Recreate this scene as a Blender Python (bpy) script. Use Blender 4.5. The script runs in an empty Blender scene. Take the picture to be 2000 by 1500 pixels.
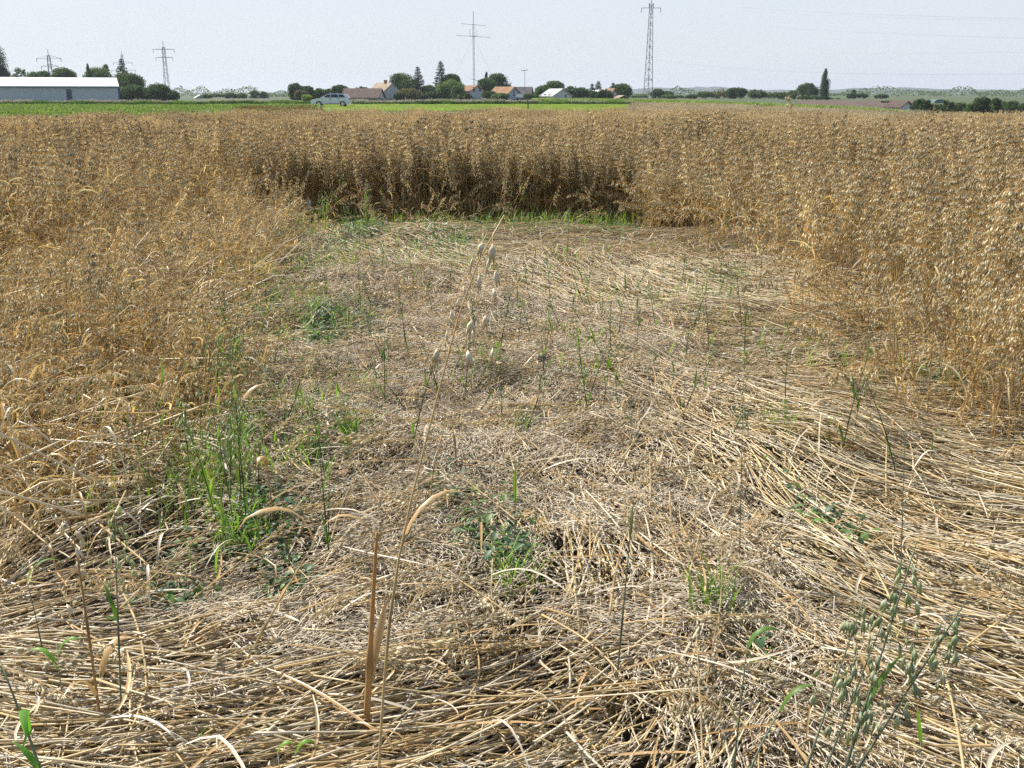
import bpy, math, random
import numpy as np
from mathutils import Vector, Matrix

S = bpy.context.scene
COL = S.collection
PI = math.pi
rad = math.radians

# ------------------------------------------------------------------ camera, world, sun, exposure
F = 1946.0                       # focal length in photo pixels (2000 px wide)
PITCH = math.atan(567.0 / F)     # horizon at photo row 183
CAM_H = 1.5
cam = bpy.data.cameras.new('camera')
cam.sensor_fit = 'HORIZONTAL'; cam.sensor_width = 36.0; cam.lens = 36.0 * F / 2000.0
cam.clip_start = 0.05; cam.clip_end = 12000.0
cam_o = bpy.data.objects.new('camera', cam); COL.objects.link(cam_o)
cam_o.location = (0, 0, CAM_H); cam_o.rotation_euler = (PI / 2 - PITCH, 0, 0)
S.camera = cam_o

SUN_AZ = rad(-52.0)              # left of the view direction
SUN_EL = rad(47.0)
world = bpy.data.worlds.new('World'); S.world = world; world.use_nodes = True
wn = world.node_tree
sky = wn.nodes.new('ShaderNodeTexSky'); sky.sky_type = 'NISHITA'; sky.sun_disc = False
sky.sun_elevation = SUN_EL; sky.sun_rotation = SUN_AZ
sky.air_density = 1.0; sky.dust_density = 1.6; sky.ozone_density = 2.0
# thin high cloud veil over the blue sky, with soft streaks
tc = wn.nodes.new('ShaderNodeTexCoord')
mp = wn.nodes.new('ShaderNodeMapping'); mp.inputs['Scale'].default_value = (1.2, 1.2, 6.0)
nz = wn.nodes.new('ShaderNodeTexNoise'); nz.inputs['Scale'].default_value = 2.2; nz.inputs['Detail'].default_value = 6.0
rmp = wn.nodes.new('ShaderNodeMapRange')
rmp.inputs['From Min'].default_value = 0.35; rmp.inputs['From Max'].default_value = 0.75
rmp.inputs['To Min'].default_value = 0.93; rmp.inputs['To Max'].default_value = 1.0
# the veil is thick towards the horizon and clears overhead
sep = wn.nodes.new('ShaderNodeSeparateXYZ'); clr = wn.nodes.new('ShaderNodeMapRange'); clr.interpolation_type = 'SMOOTHSTEP'
clr.inputs['From Min'].default_value = 0.10; clr.inputs['From Max'].default_value = 0.55
clr.inputs['To Min'].default_value = 0.92; clr.inputs['To Max'].default_value = 0.05
vml = wn.nodes.new('ShaderNodeMath'); vml.operation = 'MULTIPLY'
wn.links.new(tc.outputs['Generated'], sep.inputs[0]); wn.links.new(sep.outputs['Z'], clr.inputs['Value'])
wn.links.new(rmp.outputs[0], vml.inputs[0]); wn.links.new(clr.outputs[0], vml.inputs[1])
mx = wn.nodes.new('ShaderNodeMix'); mx.data_type = 'RGBA'
mx.inputs[7].default_value = (5.25, 5.7, 6.2, 1.0)
bg = wn.nodes['Background']; bg.inputs['Strength'].default_value = 0.1
wn.links.new(tc.outputs['Generated'], mp.inputs['Vector']); wn.links.new(mp.outputs[0], nz.inputs['Vector'])
wn.links.new(nz.outputs['Fac'], rmp.inputs['Value']); wn.links.new(vml.outputs[0], mx.inputs[0])
wn.links.new(sky.outputs[0], mx.inputs[6]); wn.links.new(mx.outputs[2], bg.inputs['Color'])

sun = bpy.data.lights.new('sun', 'SUN'); sun.energy = 5.0; sun.angle = rad(0.6); sun.color = (1.0, 0.945, 0.84)
sun_o = bpy.data.objects.new('sun', sun); COL.objects.link(sun_o)
sv = Vector((math.sin(SUN_AZ) * math.cos(SUN_EL), math.cos(SUN_AZ) * math.cos(SUN_EL), math.sin(SUN_EL)))
sun_o.rotation_euler = sv.to_track_quat('Z', 'Y').to_euler(); sun_o.location = (-40, 40, 60)

S.view_settings.view_transform = 'Standard'; S.view_settings.look = 'None'
S.view_settings.exposure = 0.56; S.view_settings.gamma = 1.0
S.render.engine = 'CYCLES'
S.cycles.max_bounces = 6; S.cycles.diffuse_bounces = 2; S.cycles.glossy_bounces = 2
S.cycles.transmission_bounces = 4; S.cycles.volume_bounces = 0; S.cycles.transparent_max_bounces = 6
S.cycles.use_denoising = False

# ------------------------------------------------------------------ helpers
random.seed(7)
RNG = np.random.default_rng(11)
HAZE = 0.00017
SP, CP = math.sin(PITCH), math.cos(PITCH)

def ray(px, py):
    u = np.asarray(px, float) - 1000.0; v = np.asarray(py, float) - 750.0
    return u, F * CP - v * SP, -F * SP - v * CP

def G(px, py, z=0.0):
    """photo pixel -> point on the level z"""
    px, py = np.broadcast_arrays(np.asarray(px, float), np.asarray(py, float)); x, y, k = ray(px, py)
    t = (z - CAM_H) / k
    return np.stack([x * t, y * t], -1)

def P(px, py, d):
    """photo pixel -> point at forward distance d"""
    x, y, k = ray(px, py)
    t = d / y
    return np.stack([x * t, y * t, CAM_H + k * t], -1)

def proj(p):
    x, y, z = p[..., 0], p[..., 1], p[..., 2] - CAM_H
    dep = y * CP - z * SP
    up = y * SP + z * CP
    dd = np.maximum(dep, 1e-3)
    return 1000 + F * x / dd, 750 - F * up / dd, dep

def hash2(ix, iy, s):
    n = (ix * 374761393 + iy * 668265263 + s * 974634541) & 0x7fffffff
    n = ((n ^ (n >> 13)) * 1274126177) & 0x7fffffff
    return ((n ^ (n >> 16)) & 0xffff) / 65535.0

def noise(x, y, s=0):
    x = np.asarray(x, float); y = np.asarray(y, float)
    ix = np.floor(x).astype(np.int64); iy = np.floor(y).astype(np.int64)
    fx = x - ix; fy = y - iy
    fx = fx * fx * (3 - 2 * fx); fy = fy * fy * (3 - 2 * fy)
    a = hash2(ix, iy, s); b = hash2(ix + 1, iy, s); c = hash2(ix, iy + 1, s); d = hash2(ix + 1, iy + 1, s)
    return (a * (1 - fx) + b * fx) * (1 - fy) + (c * (1 - fx) + d * fx) * fy

def inside(pts, poly):
    x, y = pts[:, 0], pts[:, 1]
    r = np.zeros(len(pts), bool)
    n = len(poly)
    for i in range(n):
        x1, y1 = poly[i]; x2, y2 = poly[(i + 1) % n]
        c = ((y1 > y) != (y2 > y)) & (x < (x2 - x1) * (y - y1) / ((y2 - y1) + 1e-12) + x1)
        r ^= c
    return r

def edge_dist(pts, line):
    """distance to an open polyline and the vector towards its nearest point"""
    best = np.full(len(pts), 1e9); vec = np.zeros((len(pts), 2))
    for (a, b) in zip(line[:-1], line[1:]):
        a = np.asarray(a); b = np.asarray(b); ab = b - a
        t = np.clip(((pts - a) @ ab) / (ab @ ab), 0, 1)
        q = a + t[:, None] * ab
        d = np.linalg.norm(q - pts, axis=1)
        m = d < best
        best[m] = d[m]; vec[m] = (q - pts)[m]
    return best, vec

def nrm(v):
    return v / (np.linalg.norm(v, axis=-1, keepdims=True) + 1e-12)

class MB:
    """collects geometry and links it as ONE mesh"""
    def __init__(s):
        s.v = []; s.q = []; s.t = []; s.c = []; s.n = 0
    def add(s, v, q=None, t=None, c=(.5, .5, .5)):
        v = np.asarray(v, float).reshape(-1, 3)
        c = np.asarray(c, float)
        if c.ndim == 1: c = np.tile(c, (len(v), 1))
        s.v.append(v); s.c.append(c.reshape(-1, 3))
        if q is not None and len(q): s.q.append(np.asarray(q, np.int64).reshape(-1, 4) + s.n)
        if t is not None and len(t): s.t.append(np.asarray(t, np.int64).reshape(-1, 3) + s.n)
        s.n += len(v)
    def tubes(s, path, r, c, sides=4, flat=1.0):
        """path (N,K,3), r (N,K) or scalar, c (N,3) / (N,K,3) / (3,)"""
        path = np.asarray(path, float)
        if path.ndim == 2: path = path[None]
        N, K, _ = path.shape
        r = np.broadcast_to(np.asarray(r, float), (N, K)) if np.ndim(r) < 2 else np.asarray(r, float)
        tg = nrm(np.gradient(path, axis=1))
        mean = nrm(path[:, -1] - path[:, 0])
        ref = np.where(np.abs(mean[:, 2:3]) > .8, np.array([[1., 0, 0]]), np.array([[0, 0, 1.]]))[:, None, :]
        a = nrm(np.cross(tg, np.broadcast_to(ref, tg.shape))); b = np.cross(a, tg)
        th = np.arange(sides) * 2 * PI / sides + .4
        off = a[:, :, None, :] * np.cos(th)[None, None, :, None] + b[:, :, None, :] * (np.sin(th) * flat)[None, None, :, None]
        v = path[:, :, None, :] + off * r[:, :, None, None]
        base = (np.arange(N) * K * sides)[:, None, None]
        k = (np.arange(K - 1) * sides)[None, :, None]
        j = np.arange(sides)[None, None, :]; j2 = (j + 1) % sides
        q = np.stack([base + k + j, base + k + j2, base + k + sides + j2, base + k + sides + j], -1)
        c = np.asarray(c, float)
        if c.ndim == 1: c = np.broadcast_to(c, (N, K, 3))
        elif c.ndim == 2: c = np.broadcast_to(c[:, None, :], (N, K, 3))
        s.add(v, q, None, np.repeat(c.reshape(N * K, 3), sides, 0))
        if sides >= 5:
            j = np.arange(1, sides - 1)
            t0 = np.stack([np.zeros_like(j), j + 1, j], -1); t1 = np.stack([np.zeros_like(j), j, j + 1], -1) + (K - 1) * sides
            s.t.append((np.concatenate([t0, t1])[None] + (np.arange(N) * K * sides)[:, None, None]).reshape(-1, 3) + s.n - N * K * sides)
    def ribbons(s, path, w, c, side=None, fold=0.0):
        """blades: path (N,K,3), w (N,K) half widths, three verts across"""
        path = np.asarray(path, float)
        if path.ndim == 2: path = path[None]
        N, K, _ = path.shape
        w = np.broadcast_to(np.asarray(w, float), (N, K))
        tg = nrm(np.gradient(path, axis=1))
        if side is None:
            mean = nrm(path[:, -1] - path[:, 0])
            ref = np.where(np.abs(mean[:, 2:3]) > .95, np.array([[1., 0, 0]]), np.array([[0, 0, 1.]]))[:, None, :]
            side = nrm(np.cross(tg, np.broadcast_to(ref, tg.shape)))
        up = np.cross(side, tg)
        v = np.stack([path - side * w[..., None] + up * (w * fold)[..., None], path, path + side * w[..., None] + up * (w * fold)[..., None]], 2)
        base = (np.arange(N) * K * 3)[:, None, None]; k = (np.arange(K - 1) * 3)[None, :, None]; j = np.arange(2)[None, None, :]
        q = np.stack([base + k + j, base + k + j + 1, base + k + 4 + j, base + k + 3 + j], -1)
        c = np.asarray(c, float)
        if c.ndim == 1: c = np.broadcast_to(c, (N, K, 3))
        elif c.ndim == 2: c = np.broadcast_to(c[:, None, :], (N, K, 3))
        s.add(v, q, None, np.repeat(c.reshape(N * K, 3), 3, 0))
    def husks(s, p, d, ln, w, c, sides=3, flat=.6, split=0.0, rng=RNG):
        """spikelets: pointed ovals from p along d"""
        p = np.asarray(p, float); d = nrm(np.asarray(d, float)); N = len(p)
        ln = np.broadcast_to(np.asarray(ln, float), (N,)); w = np.broadcast_to(np.asarray(w, float), (N,))
        rnd = nrm(rng.normal(size=(N, 3)))
        a = nrm(np.cross(d, rnd)); b = np.cross(a, d)
        c = np.broadcast_to(np.asarray(c, float), (N, 3))
        for sg in ((-1, 1) if split > 0 else (0,)):
            dd = nrm(d + a * split * sg)
            p0 = p
            m1 = p0 + dd * (ln * .38)[:, None]; tip = p0 + dd * ln[:, None]
            th = np.arange(sides) * 2 * PI / sides
            ring = m1[:, None, :] + (a[:, None, :] * np.cos(th)[None, :, None] + b[:, None, :] * flat * np.sin(th)[None, :, None]) * w[:, None, None]
            v = np.concatenate([p0[:, None], ring, tip[:, None]], 1)
            M = sides + 2
            base = (np.arange(N) * M)[:, None]
            j = np.arange(sides)[None]; j2 = (j + 1) % sides
            t = np.concatenate([np.stack([base + 0 * j, base + 1 + j2, base + 1 + j], -1), np.stack([base + M - 1 + 0 * j, base + 1 + j, base + 1 + j2], -1)], 1)
            cc = np.repeat(c[:, None, :], M, 1).copy()
            cc[:, -1] *= 1.08
            s.add(v, None, t, cc)
    def box(s, x0, x1, y0, y1, z0, z1, c=(.5, .5, .5), M=None):
        v = np.array([(x, y, z) for z in (z0, z1) for y in (y0, y1) for x in (x0, x1)], float)
        if M is not None: v = xf(v, M)
        s.add(v, [(0, 2, 3, 1), (4, 5, 7, 6), (0, 1, 5, 4), (2, 6, 7, 3), (0, 4, 6, 2), (1, 3, 7, 5)], None, c)
    def build(s, name, mat, parent=None, smooth=False, coll=None):
        me = bpy.data.meshes.new(name)
        v = np.concatenate(s.v) if s.v else np.zeros((0, 3))
        q = np.concatenate(s.q) if s.q else np.zeros((0, 4), np.int64)
        t = np.concatenate(s.t) if s.t else np.zeros((0, 3), np.int64)
        me.vertices.add(len(v)); me.vertices.foreach_set('co', v.astype('f').ravel())
        nl = len(q) * 4 + len(t) * 3
        me.loops.add(nl); me.loops.foreach_set('vertex_index', np.concatenate([q.ravel(), t.ravel()]).astype('i'))
        me.polygons.add(len(q) + len(t))
        ls = np.concatenate([np.arange(len(q)) * 4, len(q) * 4 + np.arange(len(t)) * 3]).astype('i')
        me.polygons.foreach_set('loop_start', ls)
        me.update(calc_edges=True)
        c = np.concatenate([np.concatenate(s.c), np.ones((len(v), 1))], 1)
        at = me.attributes.new('col', 'FLOAT_COLOR', 'POINT'); at.data.foreach_set('color', c.astype('f').ravel())
        sm = smooth or mat.name in ('straw', 'ripe_oat', 'fallen_husk', 'green_leaf', 'crop_leaf', 'bark')
        me.polygons.foreach_set('use_smooth', np.full(len(me.polygons), sm))
        me.materials.append(mat)
        o = bpy.data.objects.new(name, me)
        (coll or COL).objects.link(o)
        if parent is not None: o.parent = parent
        return o

def xf(v, M):
    M = np.array(M)
    return v @ M[:3, :3].T + M[:3, 3]

def tag(o, label=None, cat=None, group=None, kind=None):
    if label: o['label'] = label
    if cat: o['category'] = cat
    if group: o['group'] = group
    if kind: o['kind'] = kind
    return o

def thing(name, label, cat, loc=(0, 0, 0), rz=0.0, group=None):
    o = bpy.data.objects.new(name, None); COL.objects.link(o)
    o.location = loc; o.rotation_euler = (0, 0, rz); o.empty_display_size = .1
    return tag(o, label, cat, group)

def copy_tree(o, parent=None):
    c = o.copy(); COL.objects.link(c); c.parent = parent
    for ch in list(o.children): copy_tree(ch, c)
    return c

# ------------------------------------------------------------------ materials
def new_mat(name):
    m = bpy.data.materials.new(name); m.use_nodes = True
    nt = m.node_tree
    return m, nt, nt.nodes['Principled BSDF'], nt.nodes['Material Output']

def plant_mat(name, transl=.35, tint=(1.25, 1.0, .6), rough=.5, spec=.35, var=.18):
    """vertex colour, varied per instance, lets some sunlight through"""
    m, nt, pb, out = new_mat(name)
    at = nt.nodes.new('ShaderNodeAttribute'); at.attribute_name = 'col'
    oi = nt.nodes.new('ShaderNodeObjectInfo')
    mr = nt.nodes.new('ShaderNodeMapRange'); mr.inputs['To Min'].default_value = 1 - var; mr.inputs['To Max'].default_value = 1 + var
    nt.links.new(oi.outputs['Random'], mr.inputs['Value'])
    sc = nt.nodes.new('ShaderNodeVectorMath'); sc.operation = 'SCALE'
    nt.links.new(at.outputs['Color'], sc.inputs[0]); nt.links.new(mr.outputs[0], sc.inputs['Scale'])
    nt.links.new(sc.outputs[0], pb.inputs['Base Color'])
    pb.inputs['Roughness'].default_value = rough; pb.inputs['Specular IOR Level'].default_value = spec
    tv = nt.nodes.new('ShaderNodeVectorMath'); tv.operation = 'MULTIPLY'; tv.inputs[1].default_value = tint
    nt.links.new(sc.outputs[0], tv.inputs[0])
    tr = nt.nodes.new('ShaderNodeBsdfTranslucent'); nt.links.new(tv.outputs[0], tr.inputs['Color'])
    mx = nt.nodes.new('ShaderNodeMixShader'); mx.inputs[0].default_value = transl
    nt.links.new(pb.outputs[0], mx.inputs[1]); nt.links.new(tr.outputs[0], mx.inputs[2]); nt.links.new(mx.outputs[0], out.inputs['Surface'])
    return m

def plain(name, c, rough=.7, metal=0.0, spec=.3, nscale=0.0, namt=.25, coords='Object'):
    m, nt, pb, out = new_mat(name)
    pb.inputs['Roughness'].default_value = rough; pb.inputs['Metallic'].default_value = metal; pb.inputs['Specular IOR Level'].default_value = spec
    pb.inputs['Base Color'].default_value = (*c, 1)
    if nscale:
        tc = nt.nodes.new('ShaderNodeTexCoord'); n = nt.nodes.new('ShaderNodeTexNoise')
        n.inputs['Scale'].default_value = nscale; n.inputs['Detail'].default_value = 5
        r = nt.nodes.new('ShaderNodeValToRGB')
        r.color_ramp.elements[0].position = .3; r.color_ramp.elements[1].position = .7
        r.color_ramp.elements[0].color = (*[x * (1 - namt) for x in c], 1); r.color_ramp.elements[1].color = (*[min(1, x * (1 + namt)) for x in c], 1)
        nt.links.new(tc.outputs[coords], n.inputs['Vector']); nt.links.new(n.outputs['Fac'], r.inputs[0]); nt.links.new(r.outputs[0], pb.inputs['Base Color'])
    return m

M_STRAW = plant_mat('straw', .2, (1.08, 1.0, .82), .38, .6)
M_OAT = plant_mat('ripe_oat', .48, (1.05, 1.01, .80), .5, .18, .24)
M_HUSK = plant_mat('fallen_husk', .15, (1.05, 1.0, .85), .6, .25)
M_GREEN = plant_mat('green_leaf', .45, (1.1, 1.2, .45), .45, .4)
M_CROP = plant_mat('crop_leaf', .4, (1.1, 1.2, .45), .5, .35)
M_TREE = plant_mat('tree_leaf', .38, (1.0, 1.15, .5), .6, .2)
M_BARK = plain('bark', (.09, .07, .05), .9, nscale=6)
M_STEEL = plain('galvanised_steel', (.22, .25, .27), .5, .4, nscale=3, namt=.15)
M_WIRE = plain('cable', (.20, .23, .27), .6)

# ------------------------------------------------------------------ terrain
def smooth(a, b, x):
    t = np.clip((x - a) / (b - a), 0, 1); return t * t * (3 - 2 * t)

def terr(x, y):
    x = np.asarray(x, float); y = np.asarray(y, float)
    dip = smooth(15, 48, x) * smooth(30, 70, y) * (1 - smooth(150, 230, y))
    roll = 1.2 * (noise(x / 160 + 3, y / 160, 5) - .5) * smooth(300, 600, y)
    return -3.6 * dip + roll

def terr_mesh():
    xs = np.concatenate([[-4500], np.linspace(-2600, -300, 24), np.linspace(-290, -20, 40), np.linspace(-18, 18, 61), np.linspace(20, 290, 55), np.linspace(300, 2600, 24), [4500]])
    ys = np.concatenate([np.linspace(-40, 0, 8), np.linspace(.5, 16, 40), np.linspace(17, 260, 90), np.linspace(270, 3200, 50), [4800]])
    X, Y = np.meshgrid(xs, ys)
    Z = terr(X, Y) + (noise(X * 2, Y * 2, 1) - .5) * .04 * (np.hypot(X, Y) < 30)
    b = MB()
    nx, ny = len(xs), len(ys)
    i = np.arange(nx - 1)[None, :] + nx * np.arange(ny - 1)[:, None]
    b.add(np.stack([X, Y, Z], -1), np.stack([i, i + 1, i + nx + 1, i + nx], -1).reshape(-1, 4))
    return b

m_soil, nt, pb, _ = new_mat('field_soil')
tc = nt.nodes.new('ShaderNodeTexCoord'); sx = nt.nodes.new('ShaderNodeSeparateXYZ'); nt.links.new(tc.outputs['Object'], sx.inputs[0])
n1 = nt.nodes.new('ShaderNodeTexNoise'); n1.inputs['Scale'].default_value = 9; n1.inputs['Detail'].default_value = 8
nt.links.new(tc.outputs['Object'], n1.inputs['Vector'])
r1 = nt.nodes.new('ShaderNodeValToRGB'); r1.color_ramp.elements[0].color = (.022, .016, .010, 1); r1.color_ramp.elements[1].color = (.075, .055, .035, 1)
nt.links.new(n1.outputs['Fac'], r1.inputs[0])
n2 = nt.nodes.new('ShaderNodeTexNoise'); n2.inputs['Scale'].default_value = .02; n2.inputs['Detail'].default_value = 4
nt.links.new(tc.outputs['Object'], n2.inputs['Vector'])
r2 = nt.nodes.new('ShaderNodeValToRGB')
r2.color_ramp.elements[0].position = .38; r2.color_ramp.elements[1].position = .62
r2.color_ramp.elements[0].color = (.045, .075, .025, 1); r2.color_ramp.elements[1].color = (.075, .09, .035, 1)
nt.links.new(n2.outputs['Fac'], r2.inputs[0])
far = nt.nodes.new('ShaderNodeMapRange'); far.inputs['From Min'].default_value = 60; far.inputs['From Max'].default_value = 80
nt.links.new(sx.outputs['Y'], far.inputs['Value'])
mm = nt.nodes.new('ShaderNodeMix'); mm.data_type = 'RGBA'
nt.links.new(far.outputs[0], mm.inputs[0]); nt.links.new(r1.outputs[0], mm.inputs[6]); nt.links.new(r2.outputs[0], mm.inputs[7])
nt.links.new(mm.outputs[2], pb.inputs['Base Color']); pb.inputs['Roughness'].default_value = .95
bp = nt.nodes.new('ShaderNodeBump'); bp.inputs['Strength'].default_value = .6; bp.inputs['Distance'].default_value = .03
nt.links.new(n1.outputs['Fac'], bp.inputs['Height']); nt.links.new(bp.outputs[0], pb.inputs['Normal'])
tag(terr_mesh().build('ground', m_soil, smooth=True), 'brown field soil and open farmland reaching to the horizon', 'ground', kind='structure')

def sheet(name, pts, mat, label, dz=.02, n=24):
    """a sheet laid over the terrain inside a four-cornered outline"""
    a, b_, c, d = [np.array(p, float) for p in pts]
    u = np.linspace(0, 1, n)[None, :, None]; v = np.linspace(0, 1, n)[:, None, None]
    q = (a * (1 - u) + b_ * u) * (1 - v) + (d * (1 - u) + c * u) * v
    z = terr(q[..., 0], q[..., 1]) + dz
    b = MB(); i = np.arange(n - 1)[None, :] + n * np.arange(n - 1)[:, None]
    b.add(np.concatenate([q, z[..., None]], -1), np.stack([i, i + 1, i + n + 1, i + n], -1).reshape(-1, 4))
    return tag(b.build(name, mat, smooth=True), label, name.replace('_', ' '), kind='structure')

M_MEADOW = plain('meadow_turf', (.22, .30, .07), .9, nscale=.35, namt=.3)
sheet('meadow', [(-60, 92), (24, 92), (40, 147), (-95, 147)], M_MEADOW, 'bright green mown meadow beyond the oat field', .03)
M_PLOUGH = plain('ploughed_soil', (.11, .078, .06), .95, nscale=.3, namt=.2)
sheet('ploughed_field', [(56, 198), (80, 198), (89, 233), (63, 233)], M_PLOUGH, 'reddish brown ploughed field beyond the green crop strip', .06)

# ------------------------------------------------------------------ oat plants (prototypes for the standing crop)
RIPE = np.array([[.75, .68, .50], [.79, .73, .56], [.71, .63, .45], [.84, .79, .65], [.63, .55, .38]])
STEM = np.array([.67, .50, .25])
LEAFC = np.array([[.56, .41, .18], [.62, .50, .27], [.46, .30, .11], [.66, .57, .36]])
GREEN_STEM = np.array([.11, .17, .07]); GREEN_HUSK = np.array([[.52, .55, .38], [.60, .62, .47], [.44, .49, .31]])

def stem_path(h, lean, bend, K=9, kink=None, rng=RNG):
    s = np.linspace(0, 1, K); th = lean + bend * s ** 2.2
    if kink is not None: th = np.where(s > kink[0], kink[1] + rng.normal(0, .04, K), th)
    wob = np.cumsum(rng.normal(0, .025, K))
    ds = h / (K - 1)
    x = np.concatenate([[0], np.cumsum(np.sin(th[:-1]) * ds)]); z = np.concatenate([[0], np.cumsum(np.cos(th[:-1]) * ds)])
    y = np.concatenate([[0], np.cumsum(np.sin(wob[:-1]) * ds)])
    return np.stack([x, y, z], -1)

def panicle(b, path, rng, n=32, length=.22, ln=.027, w=.0040, colors=RIPE, stemc=STEM, grav=(0, 0, -1.), spread=1.0, split=.16, brr=.0005, one_side=None, sides=3):
    """branches and hanging spikelets along the last LENGTH of a stem"""
    seg = np.linalg.norm(np.diff(path, axis=0), axis=1); L = np.concatenate([[0], np.cumsum(seg)])
    tip0 = max(0, L[-1] - length)
    f = np.sort(rng.uniform(0, 1, n)) ** .9
    lv = tip0 + np.floor(f * 6) / 6 * length * .97 + rng.normal(0, .006, n)
    p = np.stack([np.interp(lv, L, path[:, k]) for k in range(3)], -1)
    g = np.asarray(grav, float)
    ang = rng.uniform(0, 2 * PI, n) if one_side is None else one_side + rng.normal(0, .7, n)
    out = np.stack([np.cos(ang), np.sin(ang), np.zeros(n)], -1)
    bl = (1 - f * .75) * rng.uniform(.35, 1, n) * length * .36 * spread + .008
    upv = nrm(path[-1] - path[-3])[None]
    m = p + (out * .75 + upv * .45) * (bl * .6)[:, None]
    e = m + (out * .45 + g * .75 + rng.normal(0, .15, (n, 3))) * (bl * .55)[:, None]
    b.tubes(np.stack([p, m, e], 1), brr, stemc * 1.1, 3)
    d = g[None] + rng.normal(0, .15, (n, 3)) + out * .12
    col = colors[rng.integers(0, len(colors), n)] * rng.uniform(.9, 1.1, (n, 1)) * rng.uniform(.8, 1.12)
    b.husks(e, d, ln * rng.uniform(.8, 1.15, n), w * rng.uniform(.8, 1.2, n), col, sides, .6, split, rng)

def blades(b, path, rng, at=(.3, .5, .7), ln=(.14, .26), w=.0036, colors=LEAFC, droop=1.0, K=7):
    seg = np.linalg.norm(np.diff(path, axis=0), axis=1); L = np.concatenate([[0], np.cumsum(seg)]); L /= L[-1]
    for a in at:
        p = np.array([np.interp(a, L, path[:, k]) for k in range(3)])
        ang = rng.uniform(0, 2 * PI); l = rng.uniform(*ln); s = np.linspace(0, 1, K)
        th = .35 + droop * rng.uniform(1.2, 2.4) * s
        ds = l / (K - 1)
        r = np.concatenate([[0], np.cumsum(np.sin(th[:-1]) * ds)]); z = np.concatenate([[0], np.cumsum(np.cos(th[:-1]) * ds)])
        ang = ang + np.cumsum(rng.normal(0, .12, K))
        q = p + np.stack([np.cos(ang) * r, np.sin(ang) * r, z], -1)
        wd = w * np.minimum(1, 3.2 * (1 - s) + .1) * np.minimum(1, .5 + 3 * s)
        c = colors[rng.integers(0, len(colors))] * rng.uniform(.8, 1.2)
        tw = rng.uniform(-2, 2) * s
        sd0 = np.stack([-np.sin(ang), np.cos(ang), 0 * ang], -1)
        tg = nrm(np.gradient(q, axis=0)); sd = nrm(sd0 * np.cos(tw)[:, None] + np.cross(tg, sd0) * np.sin(tw)[:, None])
        b.ribbons(q[None], wd[None], c, sd[None], .25)

PROTO = bpy.data.collections.new('oat_shapes')     # shapes for the stuff objects only
PIDX = {}
def proto(kind, b, mat=M_OAT, coll=PROTO):
    n = len(coll.objects)
    o = b.build('shape_%03d' % n, mat, coll=coll)
    PIDX.setdefault((coll.name, kind), []).append(n)

rg = np.random.default_rng(3)
def stem_tube(b, path, rg, r=.0022, c=STEM):
    K = len(path)
    cc = np.tile(c * rg.uniform(.8, 1.2), (K, 1)); cc[int(K * .45)] *= .6; cc[-3:] = cc[-3:] * .4 + np.array([.5, .38, .2]) * .6
    b.tubes(path[None], np.linspace(1.25, .55, K)[None] * r, cc[None], 4)
for k in range(9):       # upright
    b = MB(); p = stem_path(rg.uniform(.92, 1.06), rg.uniform(0, .05), rg.uniform(.1, .5), 10, rng=rg)
    stem_tube(b, p, rg); panicle(b, p, rg, rg.integers(38, 54), rg.uniform(.28, .36), spread=.72, ln=.029, one_side=rg.uniform(-.8, .8)); blades(b, p, rg, (.22, .38, .55, .7))
    proto('up', b)
for k in range(6):       # arching over
    b = MB(); p = stem_path(rg.uniform(.9, 1.05), rg.uniform(.1, .3), rg.uniform(1.2, 2.0), 12, rng=rg)
    stem_tube(b, p, rg); panicle(b, p, rg, 46, .32, spread=.8, one_side=0.0, ln=.029); blades(b, p, rg, (.25, .5), (.1, .2))
    proto('arch', b)
for k in range(6):       # broken: a kink low down, the rest lying over
    b = MB(); p = stem_path(rg.uniform(.85, 1.0), rg.uniform(0, .25), .2, 14, (rg.uniform(.15, .5), rg.uniform(1.1, 1.9)), rg)
    stem_tube(b, p, rg, .0026); panicle(b, p, rg, 28, .2); blades(b, p, rg, (.15, .3, .5, .65))
    proto('broken', b)
for k in range(5):       # lying heads, streaming along +X
    b = MB(); p = stem_path(.4, PI / 2 - .1, .15, 8, rng=rg) + np.array([0, 0, .03])
    stem_tube(b, p, rg, .002, np.array([.68, .55, .34])); panicle(b, p, rg, 34, .26, grav=(.8, 0, -.25), spread=.7, stemc=np.array([.62, .50, .31]))
    proto('head', b)
for k in range(4):       # bare broken stubble stem with a torn leaf
    b = MB(); p = stem_path(rg.uniform(.25, .5), rg.uniform(0, .3), .3, 6, rng=rg)
    stem_tube(b, p, rg, .0032, np.array([.55, .36, .14])); blades(b, p, rg, (.6,), (.10, .18), .0055)
    proto('stub', b)
for k in range(5):       # bare straws without a head
    b = MB(); p = stem_path(rg.uniform(.5, .85), rg.uniform(0, .2), .15, 9, None if k < 2 else (rg.uniform(.35, .7), rg.uniform(.9, 2.2)), rg)
    stem_tube(b, p, rg, .0034, np.array([.76, .62, .36])); blades(b, p, rg, (.35, .7), (.10, .2), .0042, droop=1.3)
    proto('stick', b)

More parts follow.
